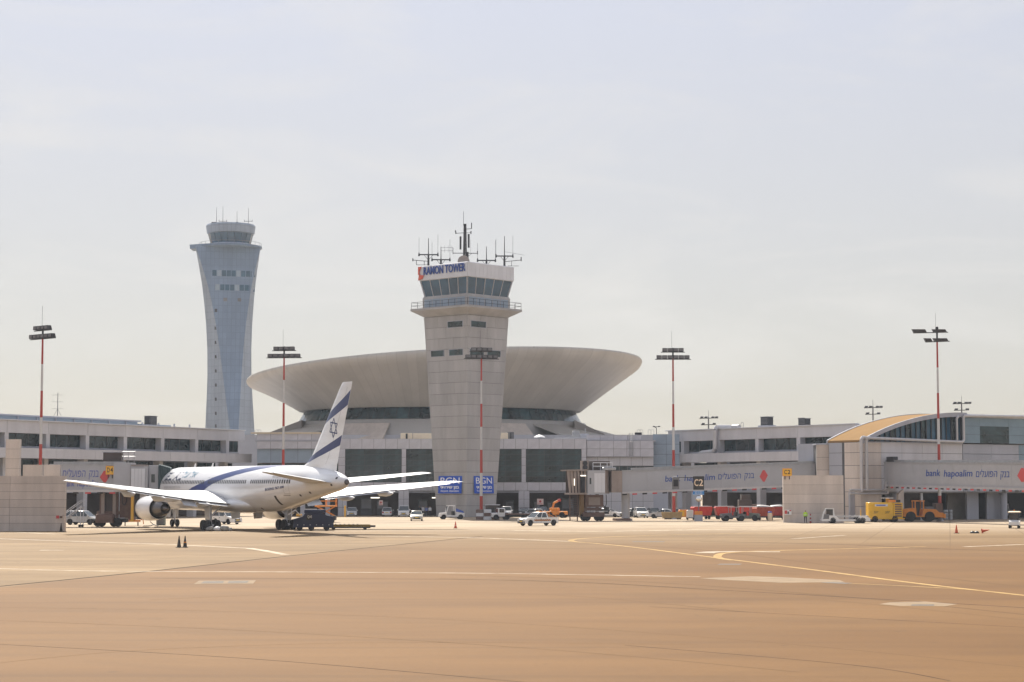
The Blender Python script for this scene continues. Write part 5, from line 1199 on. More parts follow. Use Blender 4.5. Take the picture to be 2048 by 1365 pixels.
CARS = {  # length, width, body profile (y from rear to front, z), roof: (rear foot, rear top, front top, front foot), belt z, roof z
 'hatch': (3.7, 1.62, [(-1.85, .35), (-1.85, .78), (-1.72, .95), (.72, .93), (1.5, .80), (1.83, .62), (1.85, .32)], (-1.78, -1.45, .15, .85), .93, 1.49),
 'suv': (4.4, 1.8, [(-2.2, .4), (-2.2, .95), (-2.1, 1.08), (.8, 1.05), (1.85, .97), (2.18, .75), (2.2, .38)], (-2.12, -1.75, .1, .95), 1.05, 1.66),
 'sedan': (4.5, 1.76, [(-2.25, .36), (-2.25, .82), (-2.1, .98), (-1.35, 1.0), (.75, .95), (1.9, .80), (2.22, .6), (2.25, .32)], (-1.75, -.95, .1, 1.0), .96, 1.46),
 'van': (4.4, 1.8, [(-2.2, .4), (-2.2, 1.0), (-2.15, 1.1), (1.1, 1.1), (1.95, .95), (2.18, .7), (2.2, .36)], (-2.17, -2.05, .45, 1.35), 1.08, 1.82),
 'pickup': (5.2, 1.8, [(-2.6, .5), (-2.6, 1.02), (-2.58, 1.06), (.85, 1.06), (1.0, 1.06), (2.3, .98), (2.58, .75), (2.6, .42)], (-.95, -.75, .35, 1.15), 1.05, 1.72)}
def car(kind, label, pos, rz, pt, group=None, extra=None, plate=M_PLATE):
    L, W, prof, g, zb_, zr_ = CARS[kind]; t = thing('car' if kind != 'pickup' else 'pickup_truck', label, 'car' if kind != 'pickup' else 'pickup truck', pos, rz, group)
    r = .31 if kind in ('hatch', 'sedan') else .37
    wy = (-L/2+.75, L/2-.82)
    bot = prof[0][1]*.62
    # side outline with wheel arches cut in
    pts = [(prof[0][0]+.03, bot)] ; pts = []
    lower = [(L/2-.02, bot)]
    for c in reversed(wy):
        for k in range(0, 9): a = pi*k/8; lower.append((c+(r+.07)*cos(a), max(bot, r+(r+.07)*sin(a))))
    lower.append((-L/2+.02, bot))
    outline = lower + prof
    q = W/2
    MB().loft([[(x, y*k2, z) for y, z in outline] for x, k2 in ((-q, .985), (-q+.05, 1), (q-.05, 1), (q, .985))]).build('body', pt, t, 35)
    MB().box(-q+.1, q-.1, -L/2+.2, L/2-.2, bot+.02, .75).build('underbody', M_DARK, t)
    a, b, c, d = g; k = .80
    MB().loft([[(-q*.955, a, zb_-.03), (q*.955, a, zb_-.03), (q*.955, d, zb_-.05), (-q*.955, d, zb_-.05)], [(-q*k, b, zr_-.05), (q*k, b, zr_-.05), (q*k, c, zr_-.05), (-q*k, c, zr_-.05)]]).build('window_glass', M_CGLASS, t)
    MB().loft([[(-q*k-.01, b-.02, zr_-.055), (q*k+.01, b-.02, zr_-.055), (q*k+.01, c+.03, zr_-.055), (-q*k-.01, c+.03, zr_-.055)], [(-q*k+.06, b+.06, zr_), (q*k-.06, b+.06, zr_), (q*k-.06, c-.04, zr_), (-q*k+.06, c-.04, zr_)]]).build('roof', pt, t, 50)
    pm = MB(); m_ = (a+d)/2; mt_ = (b+c)/2
    for s in (-1, 1):
        for (y0, y1, wd) in ((a+.02, b+.01, .09), (d-.03, c-.01, .05), (m_, mt_, .045)) + (((m_+a)/2-.1, (mt_+b)/2, .045),)*(kind in ('suv', 'van')):
            pm.loft([[(s*q*.962, y0-wd, zb_-.03), (s*q*.93, y0-wd, zb_-.03), (s*q*.93, y0+wd, zb_-.03), (s*q*.962, y0+wd, zb_-.03)], [(s*(q*k+.012), y1-wd*.7, zr_-.05), (s*(q*k-.02), y1-wd*.7, zr_-.05), (s*(q*k-.02), y1+wd*.7, zr_-.05), (s*(q*k+.012), y1+wd*.7, zr_-.05)]])
    pm.build('pillar', pt, t)
    for y in wy:
        for s in (-1, 1): wheel(t, s*(q-.11), y, r, .2)
    zf = prof[-2][1]
    for s in (-1, 1):
        MB().box(s*(q-.3)-.2, s*(q-.3)+.2, L/2-.1, L/2+.012, zf-.02, zf+.13).build('headlight', M_HEAD, t)
        MB().box(s*(q-.17)-.14, s*(q-.17)+.14, -L/2-.012, -L/2+.1, prof[1][1]-.22, prof[1][1]+.02).build('tail_light', M_TAIL, t)
        MB().box(s*(q+.1)-.1, s*(q+.1)+.1, d-.32, d-.2, zb_, zb_+.16, bev=.02).build('mirror', pt, t)
    B('grille', M_BLACK, t, -.42, .42, L/2-.02, L/2+.014, zf-.12, zf-.0); B('bumper', pt if kind != 'pickup' else M_MID, t, -q+.08, q-.08, L/2-.1, L/2+.05, bot+.02, zf-.16, bev=.04); B('air_intake', M_BLACK, t, -.5, .5, L/2+.045, L/2+.058, bot+.08, bot+.2)
    B('number_plate', plate, t, -.26, .26, L/2+.052, L/2+.066, bot+.22, bot+.33); B('number_plate', plate, t, -.26, .26, -L/2-.03, -L/2-.005, .6, .71)
    sm = MB()
    for s in (-1, 1):
        for y in ((a+d)/2, d-.25): sm.box(s*q-.004, s*q+.004, y-.008, y+.008, bot+.12, zb_-.05)
        for y in ((a+d)/2+.12, (a+d)/2-.85): sm.box(s*q-.02, s*q+.02, y-.08, y+.08, zb_-.2, zb_-.16)
    sm.build('door_seam', M_BLACK, t)
    if extra: extra(t, L, W, zr_)
    return t
def facing(dx, dy): return atan2(-dx, dy)                        # heading of +y
G1 = 'cars parked under the terminal front'
car('hatch', 'white hatchback standing beside the airliner main wheels', gnd(453, 1049), facing(.80, -.6), P_WHITE).scale = (1.1, 1.1, 1.16)
car('van', 'silver minivan behind the mobile stair by the low wall', gnd(166, 1050), facing(.97, -.25), P_SILVER)
car('hatch', 'white hatchback parked beside the yellow bollard', gnd(704, 1033), facing(.05, -1), P_WHITE, G1)
car('hatch', 'small white hatchback parked below the pink notice, rear towards the apron', gnd(775, 1033), facing(.0, 1), P_WHITE, G1)
car('van', 'white van parked against a terminal column', gnd(808, 1034), facing(.02, -1), P_WHITE, G1)
car('sedan', 'champagne sedan driving out from the shade beside the parked van', gnd(833, 1042), facing(.06, -1), P_BEIGE)
car('suv', 'white crossover with roof bars facing the apron behind the bridge column', gnd(1282, 1036), facing(.1, -1), P_WHITE, extra=lambda t, L, W, z: [B('light_bar', M_BLACK, t, -.5, .5, -.6, -.35, z+.03, z+.12)])
car('sedan', 'silver sedan parked across, next to the white crossover', gnd(1327, 1037), facing(-.95, .3), P_SILVER)
car('sedan', 'grey sedan parked behind the silver sedan', gnd(1348, 1034.5), facing(-.9, -.35), P_GREY)
car('hatch', 'dark hatchback half hidden between the crossover and the silver sedan', gnd(1308, 1034.3), facing(.2, -1), P_DARK)
car('hatch', 'dark hatchback parked behind the bridge column', gnd(1258, 1035), facing(-.6, -.8), P_DARK)
car('sedan', 'white sedan seen between the bridge legs and column', gnd(1217, 1035), facing(.9, -.4), P_WHITE)
car('pickup', 'white pickup with a black windscreen parked under the brown bay', gnd(1013, 1034.5), facing(-.05, -1), P_WHITE, G1)
car('sedan', 'dark sedan parked against the second terminal column', gnd(1048, 1034), facing(0, -1), P_DARK, G1)
car('suv', 'dark crossover parked below the square pink notice', gnd(1084, 1034), facing(0, -1), P_GREY, G1)
car('hatch', 'white hatchback parked behind the checker-striped pickup', gnd(1066, 1037.5), facing(-.6, -.8), P_WHITE)
def checker(t, L, W, z):
    for s in (-1, 1):
        for k in range(16):
            for j in (0, 1): B('checker_mark', M_ORANGE if (k+j) % 2 else M_BLACK, t, s*(W/2+.002)-.006, s*(W/2+.002)+.006, -1.35+k*.16, -1.35+k*.16+.158, .62+j*.1, .62+j*.1+.098)
    B('light_bar', M_ORANGE, t, -.55, .55, -.35, -.1, z+.01, z+.14, bev=.03)
    fr = MB()
    for s in (-.7, .7): fr.path([(s, -1.2, 1.05), (s, -1.25, 1.75), (s, -1.6, 1.9), (s, -2.4, 1.1)], .04).bar((s, -1.25, 1.4), (s, -2.0, 1.1), .03)
    fr.bar((-.7, -1.25, 1.75), (.7, -1.25, 1.75), .04).build('roll_bar', M_ORANGE, t); B('bed_cover', M_BROWNM, t, -.75, .75, -2.5, -1.1, 1.065, 1.12)
car('pickup', 'white pickup truck with an orange and black checker stripe on the open apron', gnd(1076, 1052), facing(-.82, -.57), P_WHITE, extra=checker)

# tugs and ground equipment -------------------------------------------------
def bx(t, name, m, x0, x1, y0, y1, z0, z1, bev=0): return B(name, m, t, x0, x1, y0, y1, z0, z1, bev=bev)
# white baggage tug with blue cover
t = thing('baggage_tug', 'white open-sided baggage tug with a blue cover at the tower foot', 'tug', gnd(903, 1039), facing(-.98, -.2))
MB().loft([[(x, y, z) for y, z in ((-1.9, .4), (-1.9, .95), (-1.0, 1.05), (-.55, 1.15), (-.5, .6), (.75, .6), (.85, 1.05), (1.8, .95), (1.95, .4))] for x in (-.72, .72)]).build('chassis', P_WHITE, t, 30)
cabf = MB()
for x in (-.66, .66):
    for y, y2 in ((-.5, -.4), (.85, .62)): cabf.bar((x, y, 1.05), (x, y2, 2.0), .07, n=6)
cabf.box(-.74, .74, -.48, .7, 2.0, 2.12).build('cab_frame', P_WHITE, t); bx(t, 'windscreen', M_CGLASS, -.6, .6, .7, .74, 1.1, 1.95); bx(t, 'seat', M_BLACK, -.5, .5, -.45, 0, .6, 1.25, .05)
MB().loft([[(-.65, -1.85, .96), (.65, -1.85, .96), (.65, -.6, 1.16), (-.65, -.6, 1.16)], [(-.55, -1.7, 1.25), (.55, -1.7, 1.25), (.55, -.65, 1.65), (-.55, -.65, 1.65)]]).build('blue_cover', P_BLUE, t)
for y in (-1.3, 1.3):
    for s in (-1, 1): wheel(t, s*.66, y, .38, .24)
# white tow tractor / cargo loader beside it
t = thing('cargo_tractor', 'white cab tractor with an empty brown flatbed behind the checkered pickup', 'tractor', gnd(1020, 1040), facing(-.97, -.22))
bx(t, 'cab', P_WHITE, -.8, .8, .9, 2.0, .5, 1.75, .1); bx(t, 'windscreen', M_CGLASS, -.7, .7, 2.0, 2.03, 1.1, 1.68); bx(t, 'side_window', M_CGLASS, -.82, -.8, 1.1, 1.8, 1.1, 1.65); bx(t, 'side_window', M_CGLASS, .8, .82, 1.1, 1.8, 1.1, 1.65); bx(t, 'nose', P_WHITE, -.75, .75, 2.03, 2.9, .4, 1.05, .1)
bx(t, 'bed', M_BROWNM, -.95, .95, -3.2, .85, .75, .95); bx(t, 'bed_rail', M_GALV, -.95, .95, -3.25, -3.19, .5, 1.2)
for s in (-1, 1): bx(t, 'headlight', M_HEAD, s*.5-.15, s*.5+.15, 2.88, 2.92, .65, .85)
bx(t, 'bed_frame', M_DSTEEL, -.5, .5, -3.1, 1.5, .45, .74)
for y in (-2.3, .6, 2.3):
    for s in (-1, 1): wheel(t, s*.75, y, .4, .26)
# pallets of crated barriers by the mast foot
for i, (px, py, lab) in enumerate(((976, 1040, 'pale stack of barrier segments at the foot of the striped mast'),)):
    t = thing('barrier_stack', lab, 'barrier', gnd(px, py))
    for j in range(3):
        for k in range(3-(j == 2)): bx(t, 'barrier_segment', M_WHITEM if (j+k) % 2 else M_BROWNM, -1.8+k*1.2, -.7+k*1.2, -.4, .4, j*.52, j*.52+.5, .06)
t = thing('ground_generator', 'dark boxy generator behind the barrier stack at the tower', 'generator', gnd(985, 1036)); bx(t, 'housing', M_BROWN, -1.1, 1.1, -.6, .6, .35, 2.0, .08); bx(t, 'roof', M_WHITEM, -1.2, 1.2, -.7, .7, 2.01, 2.12); bx(t, 'grille', M_BLACK, -.8, .3, -.63, -.605, .7, 1.6)
for x in (-.8, .8):
    for s in (-.5, .5): wheel(t, x, s, .3, .18)
# orange boom tractor behind the pickup
t = thing('boom_lift', 'orange boom lift with raised arm behind the checkered pickup', 'lift', gnd(1115, 1036), facing(.95, -.3))
bx(t, 'chassis', M_ORANGE, -.9, .9, -1.5, 1.5, .5, 1.05, .1); bx(t, 'turret', M_ORANGE, -.6, .6, -1.2, .2, 1.06, 1.6, .08); MB().path([(0, -.8, 1.5), (0, -.6, 2.35), (0, .2, 2.75)], .16, 8).build('boom', M_ORANGE, t); bx(t, 'boom_head', M_CARTRED, -.25, .25, .1, .5, 2.6, 3.0, .05)
for y in (-1, 1):
    for s in (-1, 1): wheel(t, s*.8, y, .48, .32)
# blue belt loader and pallet dolly under the tail
t = thing('lavatory_truck', 'dark blue service vehicle with white lettering parked under the airliner tail', 'service vehicle', gnd(626, 1061.5), facing(1, .12))
M_DBLUE = mat('service_dark_blue', (.006, .014, .055), .35, .1, .2, 1.2)
MB().loft([[(x, y, z) for y, z in ((-2.2, .35), (-2.2, 1.3), (-1.2, 1.55), (-.9, 1.95), (1.1, 1.95), (1.5, 1.7), (2.25, 1.55), (2.3, .4))] for x in (-.95, .95)]).build('body', M_DBLUE, t, 25)
bx(t, 'side_panel', M_DBLUE, .951, .98, -1.9, -.9, .55, 1.2); bx(t, 'side_panel', M_DBLUE, .951, .98, .3, 2.0, .5, 1.45); bx(t, 'roof_deck', M_DBLUE, -.8, .8, -1.0, 1.4, 1.96, 2.35, .08); bx(t, 'cab_glass', M_CGLASS, .951, .965, -.75, -.2, 1.2, 1.8)
text('LAVATORY SERVICE' if False else 'QAS', .4, M_TXTW, t, 'lettering', (.99, -.4, 1.55), rot=(pi/2, 0, pi/2), width=.5)
for k in range(6): bx(t, 'panel_latch', M_WHITEM, .981, .995, -1.8+k*.7, -1.68+k*.7, .62, .68)
rl = MB().path([(.8, -1.3, 1.6), (.8, -2.0, 2.3), (.8, -2.9, 1.7)], .06).path([(-.8, -1.3, 1.6), (-.8, -2.0, 2.3), (-.8, -2.9, 1.7)], .06).build('hose_rail', M_WHITEM, t)
bx(t, 'hose_tray', M_SIGNY, -.6, .6, -1.9, -1.25, 1.6, 1.85); bx(t, 'roof_rail', M_WHITEM, .6, .66, -1.0, .4, 2.36, 2.44)
for y in (-1.5, -.2, 1.5):
    for s in (-1, 1): wheel(t, s*.82, y, .33, .22)
t = thing('tow_dolly', 'low yellow-brown tow bar dolly trailing from the dark blue vehicle', 'dolly', gnd(702, 1060), facing(1, .05))
bx(t, 'deck', mat('dirty_yellow', (.24, .16, .035), .7, 0, .4, 2), -.6, .6, -2.6, 2.2, .35, .6); bx(t, 'bar', M_DSTEEL, -.15, .15, 2.2, 2.8, .3, .52)
for k in range(7): bx(t, 'roller', M_GALV, -.5, .5, -2.3+k*.5, -2.18+k*.5, .61, .68)
bx(t, 'skirt', M_DSTEEL, -.62, .62, -2.62, 2.22, .2, .34)
for y in (-2, 1.6):
    for s in (-1, 1): wheel(t, s*.5, y, .2, .14)
t = thing('scissor_platform', 'orange railed scissor platform behind the airliner tail', 'lift', gnd(652, 1045), 0)
bx(t, 'base', M_DSTEEL, -1.4, 1.4, -.8, .8, .3, .9, .06); sc_ = MB()
for s in (-.7, .7): sc_.bar((-1.2, s, .9), (1.2, s, 2.15), .08, n=4).bar((1.2, s, .9), (-1.2, s, 2.15), .08, n=4)
sc_.build('scissor', M_ORANGE, t); bx(t, 'platform', M_ORANGE, -1.5, 1.5, -.85, .85, 2.15, 2.35); rl = MB()
for x in (-1.4, 0, 1.4):
    for s in (-.8, .8): rl.bar((x, s, 2.35), (x, s, 3.55), .06, n=6)
for z in (2.95, 3.55):
    for s in (-.8, .8): rl.bar((-1.4, s, z), (1.4, s, z), .06, n=6)
    for x in (-1.4, 1.4): rl.bar((x, -.8, z), (x, .8, z), .06, n=6)
rl.build('railing', M_ORANGE, t)
for x in (-1, 1):
    for s in (-.7, .7): wheel(t, x, s, .32, .2)
# mobile steps at the low wall
t = thing('mobile_stair', 'light metal mobile stair leaning up beside the low wall', 'stair', gnd(140, 1055), facing(1, -.15)); b = MB()
for s in (-.45, .45): b.bar((s, -1.6, .3), (s, 1.6, 2.6), .07, n=6).bar((s, -1.6, 1.1), (s, 1.6, 3.3), .05, n=6).bar((s, 1.5, 0.2), (s, 1.5, 2.6), .06, n=6)
b.build('frame', M_WHITEM, t)
for k in range(9): bx(t, 'tread', M_GALV, -.45, .45, -1.5+k*.36, -1.25+k*.36, .38+k*.26, .43+k*.26)
for y in (-1.4, 1.4):
    for s in (-.45, .45): wheel(t, s, y, .18, .12)
t = thing('ground_power_unit', 'orange ground trolley standing between bridge bogie and engine', 'trolley', gnd(263, 1052), .2)
bx(t, 'frame', M_ORANGE, -1.1, 1.1, -.5, .5, .5, .75, .05); bx(t, 'box', M_BROWNM, -.5, .5, -.4, .4, .76, 1.1, .05); MB().path([(-1.1, 0, .5), (-1.5, 0, .1), (-1.7, 0, .05)], .06).path([(1.1, 0, .7), (1.4, 0, .9), (1.5, 0, .2)], .06).build('tow_bar', M_ORANGE, t)
for x in (-.8, .8):
    for s in (-.42, .42): wheel(t, x, s, .24, .14)
t = thing('ground_air_cabinet', 'greenish-grey cabinet standing under the airliner engine', 'cabinet', gnd(322, 1051)); bx(t, 'body', mat('cabinet_green_grey', (.20, .23, .20), .6), -.55, .55, -.4, .4, .08, 1.25, .04); bx(t, 'door_panel', M_MID, -.4, .4, -.43, -.405, .2, 1.1); bx(t, 'skid', M_DSTEEL, -.5, .5, -.38, .38, 0, .08)
for pts, lab in (([(300, 1044), (306, 1050), (316, 1053)], 'dark cable looping from the bridge to the cabinet under the engine'), ([(287, 1053.5), (300, 1053), (308, 1050)], 'pale hose lying on the apron by the orange trolley')):
    o = MB().path([(*gnd(px, max(py, 1050)), .06 + max(0, 1050-py)*.06) for px, py in pts], .05).build('ground_cable', M_BLACK, None); tag(o, lab, 'cable')
# wrapped bundles in front of the wheel
mat('sack_grey', (.33, .32, .30), .8, 0, .45, 3)
for k, (dx, r, m) in enumerate(((0, (.46, .4, .29), MATS['sack_grey']), (.8, (.48, .42, .27), M_WHITE), (1.55, (.5, .42, .36), MATS['sack_grey']), (2.15, (.28, .3, .23), MATS['sack_grey']))):
    x, y = gnd(420, 1063); o = MB().blob((0, 0, r[2]*.88), r, 8); 
    o.v = [(p[0]+.06*sin(9*p[1]+k), p[1], max(0, p[2]+.05*sin(7*p[0]+2*k))) for p in o.v]
    bb = o.build('wrapped_bundle', m, None, 60); bb.location = (x+dx, y+.15*(k % 2), 0)
    tag(bb, ('grey tied sack at the cone-side end of the row by the main wheels', 'white tied sack second in the row by the main wheels', 'large pale grey sack in the row by the main wheels', 'small grey sack at the tail-side end of the row by the main wheels')[k], 'sack', 'sacks lying by the airliner main wheels')
o = MB().box(-.35, .35, -.1, .1, 0, .12, bev=.03).build('wheel_chock', M_BLACK, None); o.location = (*gnd(404, 1063.5), 0); tag(o, 'black wheel chock lying beside the sacks', 'chock')
# cones
def cone(px, py, label, m=M_CONE, h=.78, lying=False, band=True, group=None):
    t = thing('traffic_cone', label, 'cone', gnd(px, py), 0, group)
    B('base', M_BLACK if not lying else m, t, -.24, .24, -.24, .24, 0, .05, bev=.01); MB().lathe([(.17, .051), (.03, h)], n=16).build('body', m, t, 60)
    if band: MB().lathe([(.121, h*.4), (.083, h*.62)], n=16, caps=False).build('band', M_WHITEM if m is M_CONE else M_ORANGE, t, 60)
    if lying: t.rotation_euler = (0, pi/2-.16, -.5); t.location.z = .24
    return t
MC = mat('cone_black', (.03, .025, .02), .6)
cone(358, 1095.5, 'plain black traffic cone of the pair on the white line', MC, .95, band=False); cone(370, 1095.5, 'black traffic cone with an orange band of the pair on the white line', MC, .95)
cone(911, 1057, 'orange traffic cone alone on the apron below the tower', M_CONE, .82); cone(1913, 1067, 'bright red upright traffic cone on the open right apron', M_CONE, .9, band=False)
cone(122, 1064, 'dark traffic cone at the corner of the wide low wall', MC, .95, band=False); cone(1964, 1067, 'red traffic cone lying on its side', M_CONE, .8, True, False)
cone(626, 1044, 'orange traffic cone behind the white hatchback under the wing', M_CONE, .9)
for px in (473, 545, 550): pass
for px, lab in ((1945, 'dark rounded rubber block on the apron nearer the upright cone'), (1953.5, 'dark rounded rubber block on the apron nearer the fallen cone')):
    o = MB().lathe([(.28, 0), (.26, .1), (.14, .22), (.02, .25)], n=14).build('rubber_block', M_BLACK, None, 50); o.location = (*gnd(px, 1067), 0); tag(o, lab, 'block')
# red baggage carts
def cart(px, py, label, rz, hood=True, m=M_CARTRED, n=0):
    t = thing('baggage_cart', label, 'cart', gnd(px, py), rz, 'red baggage carts by the C2 board')
    bx(t, 'deck', M_DSTEEL, -.75, .75, -1.5, 1.5, .45, .58)
    MB().loft([[(x, y, z) for y, z in ((-1.25, .6), (-1.55, 1.75), (-1.35, 1.95), (1.35, 1.95), (1.55, 1.75), (1.25, .6))] for x in (-.75, .75)]).build('red_hopper', m, t, 25)
    bx(t, 'rim', M_WHITEM, -.8, .8, -1.4, 1.4, 1.951, 2.0)
    for k in range(4): bx(t, 'rib', m, .751, .79, -1.1+k*.72, -1.04+k*.72, .7, 1.85); bx(t, 'rib', m, -.79, -.751, -1.1+k*.72, -1.04+k*.72, .7, 1.85)
    MB().path([(0, 1.5, .5), (0, 2.3, .4), (0, 2.5, .55)], .05).build('drawbar', M_DSTEEL, t)
    for y in (-1, 1):
        for s in (-.6, .6): wheel(t, s, y, .24, .15)
cart(1403, 1039, 'red baggage cart standing behind the C2 board post', facing(-.95, -.3)); cart(1449, 1039, 'bright red baggage cart behind the grey tractor nose', facing(-1, -.1)); cart(1497, 1039.5, 'red baggage cart behind the grey tractor rear', facing(-.97, .25))
cart(1527, 1041, 'dusty red cart piled with pale sheeting next to the grey tractor', facing(-.9, -.35), m=mat('dusty_red', (.42, .08, .04), .7, 0, .35, 1.5)); cart(1553, 1039.5, 'dark red cart tucked against the curved wall', facing(-.97, .15), m=mat('dark_red', (.36, .03, .025), .6, 0, .3, 1.5))
sh = MB().blob((0, 0, .12), (1.1, .6, .14), 6).build('plastic_sheet', M_WHITE, None, 60); p = gnd(1527, 1041); sh.location = (p[0], p[1], 1.99); sh.rotation_euler = (.05, .08, .3); tag(sh, 'pale crumpled sheet heaped on the dusty red cart', 'sheet')
sh = MB().blob((0, 0, .1), (1.0, .5, .12), 6).build('plastic_sheet', M_WHITE, None, 60); p = gnd(1553, 1039.5); sh.location = (p[0], p[1], 1.99); sh.rotation_euler = (.0, -.06, .1); tag(sh, 'pale crumpled sheet heaped on the dark red cart by the wall', 'sheet')
t = thing('barrel', 'pale barrel with a blue lid in front of the dusty red cart', 'barrel', gnd(1540, 1043)); MB().lathe([(.3, .0), (.34, .3), (.34, .9), (.3, 1.2)], n=16).build('drum', M_CREAM, t, 40); MB().lathe([(.33, 1.201), (.33, 1.3), (.2, 1.42)], n=16).build('lid', P_BLUE, t, 40)
def tractor(px, py, label, rz, body, cabm):
    t = thing('tow_tractor', label, 'tractor', gnd(px, py), rz)
    MB().loft([[(x, y, z) for y, z in ((-1.7, .45), (-1.7, 1.0), (-.6, 1.1), (-.5, .7), (.3, .7), (.4, 1.15), (1.7, 1.05), (1.8, .45))] for x in (-.75, .75)]).build('chassis', body, t, 30); b = MB()
    for x in (-.65, .65):
        for y in (-.7, .45): b.bar((x, y, 1.05), (x, y, 1.95), .05, n=6)
    b.box(-.75, .75, -.85, .6, 1.95, 2.03).build('canopy', cabm, t); bx(t, 'seat', M_BLACK, -.5, .5, -.6, -.2, .7, 1.3, .05); MB().bar((0, .3, 1.0), (0, .1, 1.4), .04).lathe([(.2, 1.38), (.2, 1.43)], (0, .08, 0), 14).build('steering_wheel', M_BLACK, t)
    for y in (-1.1, 1.15):
        for s in (-1, 1): wheel(t, s*.68, y, .42, .28)
    for s in (-.45, .45): bx(t, 'headlight', M_HEAD, s-.1, s+.1, 1.79, 1.82, .8, .95)
tractor(1466, 1042.5, 'dark grey open tow tractor in front of the red carts', facing(-.98, -.15), M_MID, M_GALV)
tractor(1495, 1042, 'small grey-green tow tractor coupled behind the dark one', facing(.95, -.25), mat('tractor_grey_green', (.18, .20, .17), .6, 0, .2, 1.5), M_GALV)
t = thing('waste_skip', 'ochre skip standing left of the C2 board foot', 'skip', gnd(1345, 1039)); MB().loft([[(x, y, z) for x, z in ((-1.5, .15), (1.3, .15), (1.5, 1.1), (-1.7, 1.1))] for y in (-.6, .6)]).build('tub', mat('ochre', (.34, .24, .11), .7, 0, .3, 1.2), t); bx(t, 'skid', M_DSTEEL, -1.2, 1.1, -.5, .5, 0, .15)
t = thing('ground_trolley', 'bright orange trolley between the skip and the C2 board', 'trolley', gnd(1367, 1039)); bx(t, 'body', M_ORANGE, -.75, .75, -.5, .5, .35, 1.45, .08); bx(t, 'panel', M_YEL, -.55, .1, -.53, -.505, .5, 1.3)
for x in (-.5, .5):
    for s in (-.4, .4): wheel(t, x, s, .2, .12)
t = thing('ground_trolley', 'pale box trolley at the C2 board foot', 'trolley', gnd(1381, 1041)); bx(t, 'body', M_WHITEM, -.55, .4, -.4, .4, .4, 1.5, .06); bx(t, 'frame', M_DSTEEL, -.6, .6, -.42, .42, .28, .39)
for x in (-.4, .4):
    for s in (-.35, .35): wheel(t, x, s, .18, .1)
# C2 board
t = thing('stand_board', 'black board reading C2 over a small blue plate and round mirror', 'sign', gnd(1398, 1043)); Yb = t.location.y
h = lambda py: zat(py, Yb)
k = Yb/F; bx(t, 'board', M_BLACK, -11*k, 10.5*k, -.12, .05, h(980), h(953)); [text(ch, 1.35, mat('letter_cream', (.80, .62, .45), .5), t, 'letter', ((-4.9+9.3*i)*k, -.13, h(966.5)), width=8.2*k, bold=.02) for i, ch in enumerate('C2')]
bp_ = bx(t, 'blue_plate', mat('plate_blue', (.03, .22, .55), .5), -12*k, 10.5*k, -.1, .03, h(990.5), h(982)); bx(bp_, 'plate_border', M_TXTW, -11.6*k, 10.1*k, -.106, -.101, h(982.9), h(982.4)); bx(bp_, 'plate_border', M_TXTW, -11.6*k, 10.1*k, -.106, -.101, h(990.1), h(989.6))
for q, py in ((0, 984.8), (1, 987.6)): text(HEB('עמדת חניה מטוס'), .2, M_TXTW, t, 'lettering', (-.8*k, -.11, h(py)), width=15*k)
MB().lathe([(.02, -.24), (.3, -.2), (.44, -.06), (.46, 0), (.46, .06), (.02, .08)], (-.3*k, -.05, h(998)), 24, 'y').build('round_mirror', mat('mirror', (.8, .8, .78), .08, .9), t, 50)
MB().bar((-.3*k, .0, .9), (-.3*k, .0, h(991)), .07).build('post', M_MID, t); bx(t, 'foot_block', M_GREYW, -9*k, 7*k, -.3, .4, 0, h(1030)); bx(t, 'orange_band', M_ORANGE, -8.5*k, 6.5*k, -.34, .35, h(1030)+.002, h(1023))
MB().bar((.2, .1, h(955)), (-3.5, .1, h(955)), .06).build('arm', M_DSTEEL, t)
t = thing('docking_display', 'grey docking display box hanging on the arm of the C2 board', 'display', (*at(1351, 975, Yb+.1)[:2], zat(979, Yb))); Yk = Yb/F
bx(t, 'housing', M_MID, -7*Yk, 7*Yk, -.5, .2, 0, 24*Yk, .05); bx(t, 'screen', M_DARK, -4.5*Yk, 4.5*Yk, -.53, -.505, .4, 19*Yk); bx(t, 'top_lamp', M_WHITEM, -4*Yk, 3*Yk, -.3, .1, 24*Yk+.005, 26.5*Yk)
# yellow ground power unit, orange tractor, transporter, cart on the right
t = thing('ground_power_unit', 'large yellow wheeled power unit with stacked louvres', 'generator', gnd(1770, 1044.5), facing(1, .02))
bx(t, 'housing', M_YEL, -1.0, 1.0, -2.5, 1.0, .55, 2.75, .08); bx(t, 'rear_frame', M_YEL, -1.0, 1.0, 1.02, 2.3, .55, 2.7, .05)
for k in range(6): bx(t, 'louvre', M_BROWNM, 1.001, 1.03, 1.2, 2.15, .75+k*.32, .95+k*.32)
bx(t, 'name_plate', M_WHITEM, 1.001, 1.02, -1.6, .2, 2.2, 2.5); bx(t, 'plate_text', M_BLUE, 1.021, 1.026, -1.4, -.1, 2.28, 2.42); bx(t, 'roof_unit', M_ORANGE, -.7, .7, .3, 1.4, 2.76, 3.1, .05); bx(t, 'roof_panel', M_WHITE, -.6, .6, -.4, 1.1, 3.3, 3.4); bx(t, 'roof_post', M_YEL, -.3, .3, .2, .6, 2.78, 3.3); MB().lathe([(.2, 2.75), (.2, 3.1)], (.5, 1.9, 0), 12).lathe([(.2, 2.75), (.2, 3.05)], (-.5, 1.9, 0), 12).build('exhaust', M_DSTEEL, t)
text('207', .42, M_BLACK, t, 'lettering', (1.02, -1.5, 1.35), rot=(pi/2, 0, pi/2), shear=.2); text('207', .42, M_BLACK, t, 'lettering', (1.02, .1, 1.35), rot=(pi/2, 0, pi/2), shear=.2)
bx(t, 'skirt', M_YEL, -1.0, 1.0, -2.4, 2.6, .4, .54)
for y in (-1.6, 1.2):
    for s in (-1, 1): wheel(t, s*.85, y, .46, .3, M_YEL)
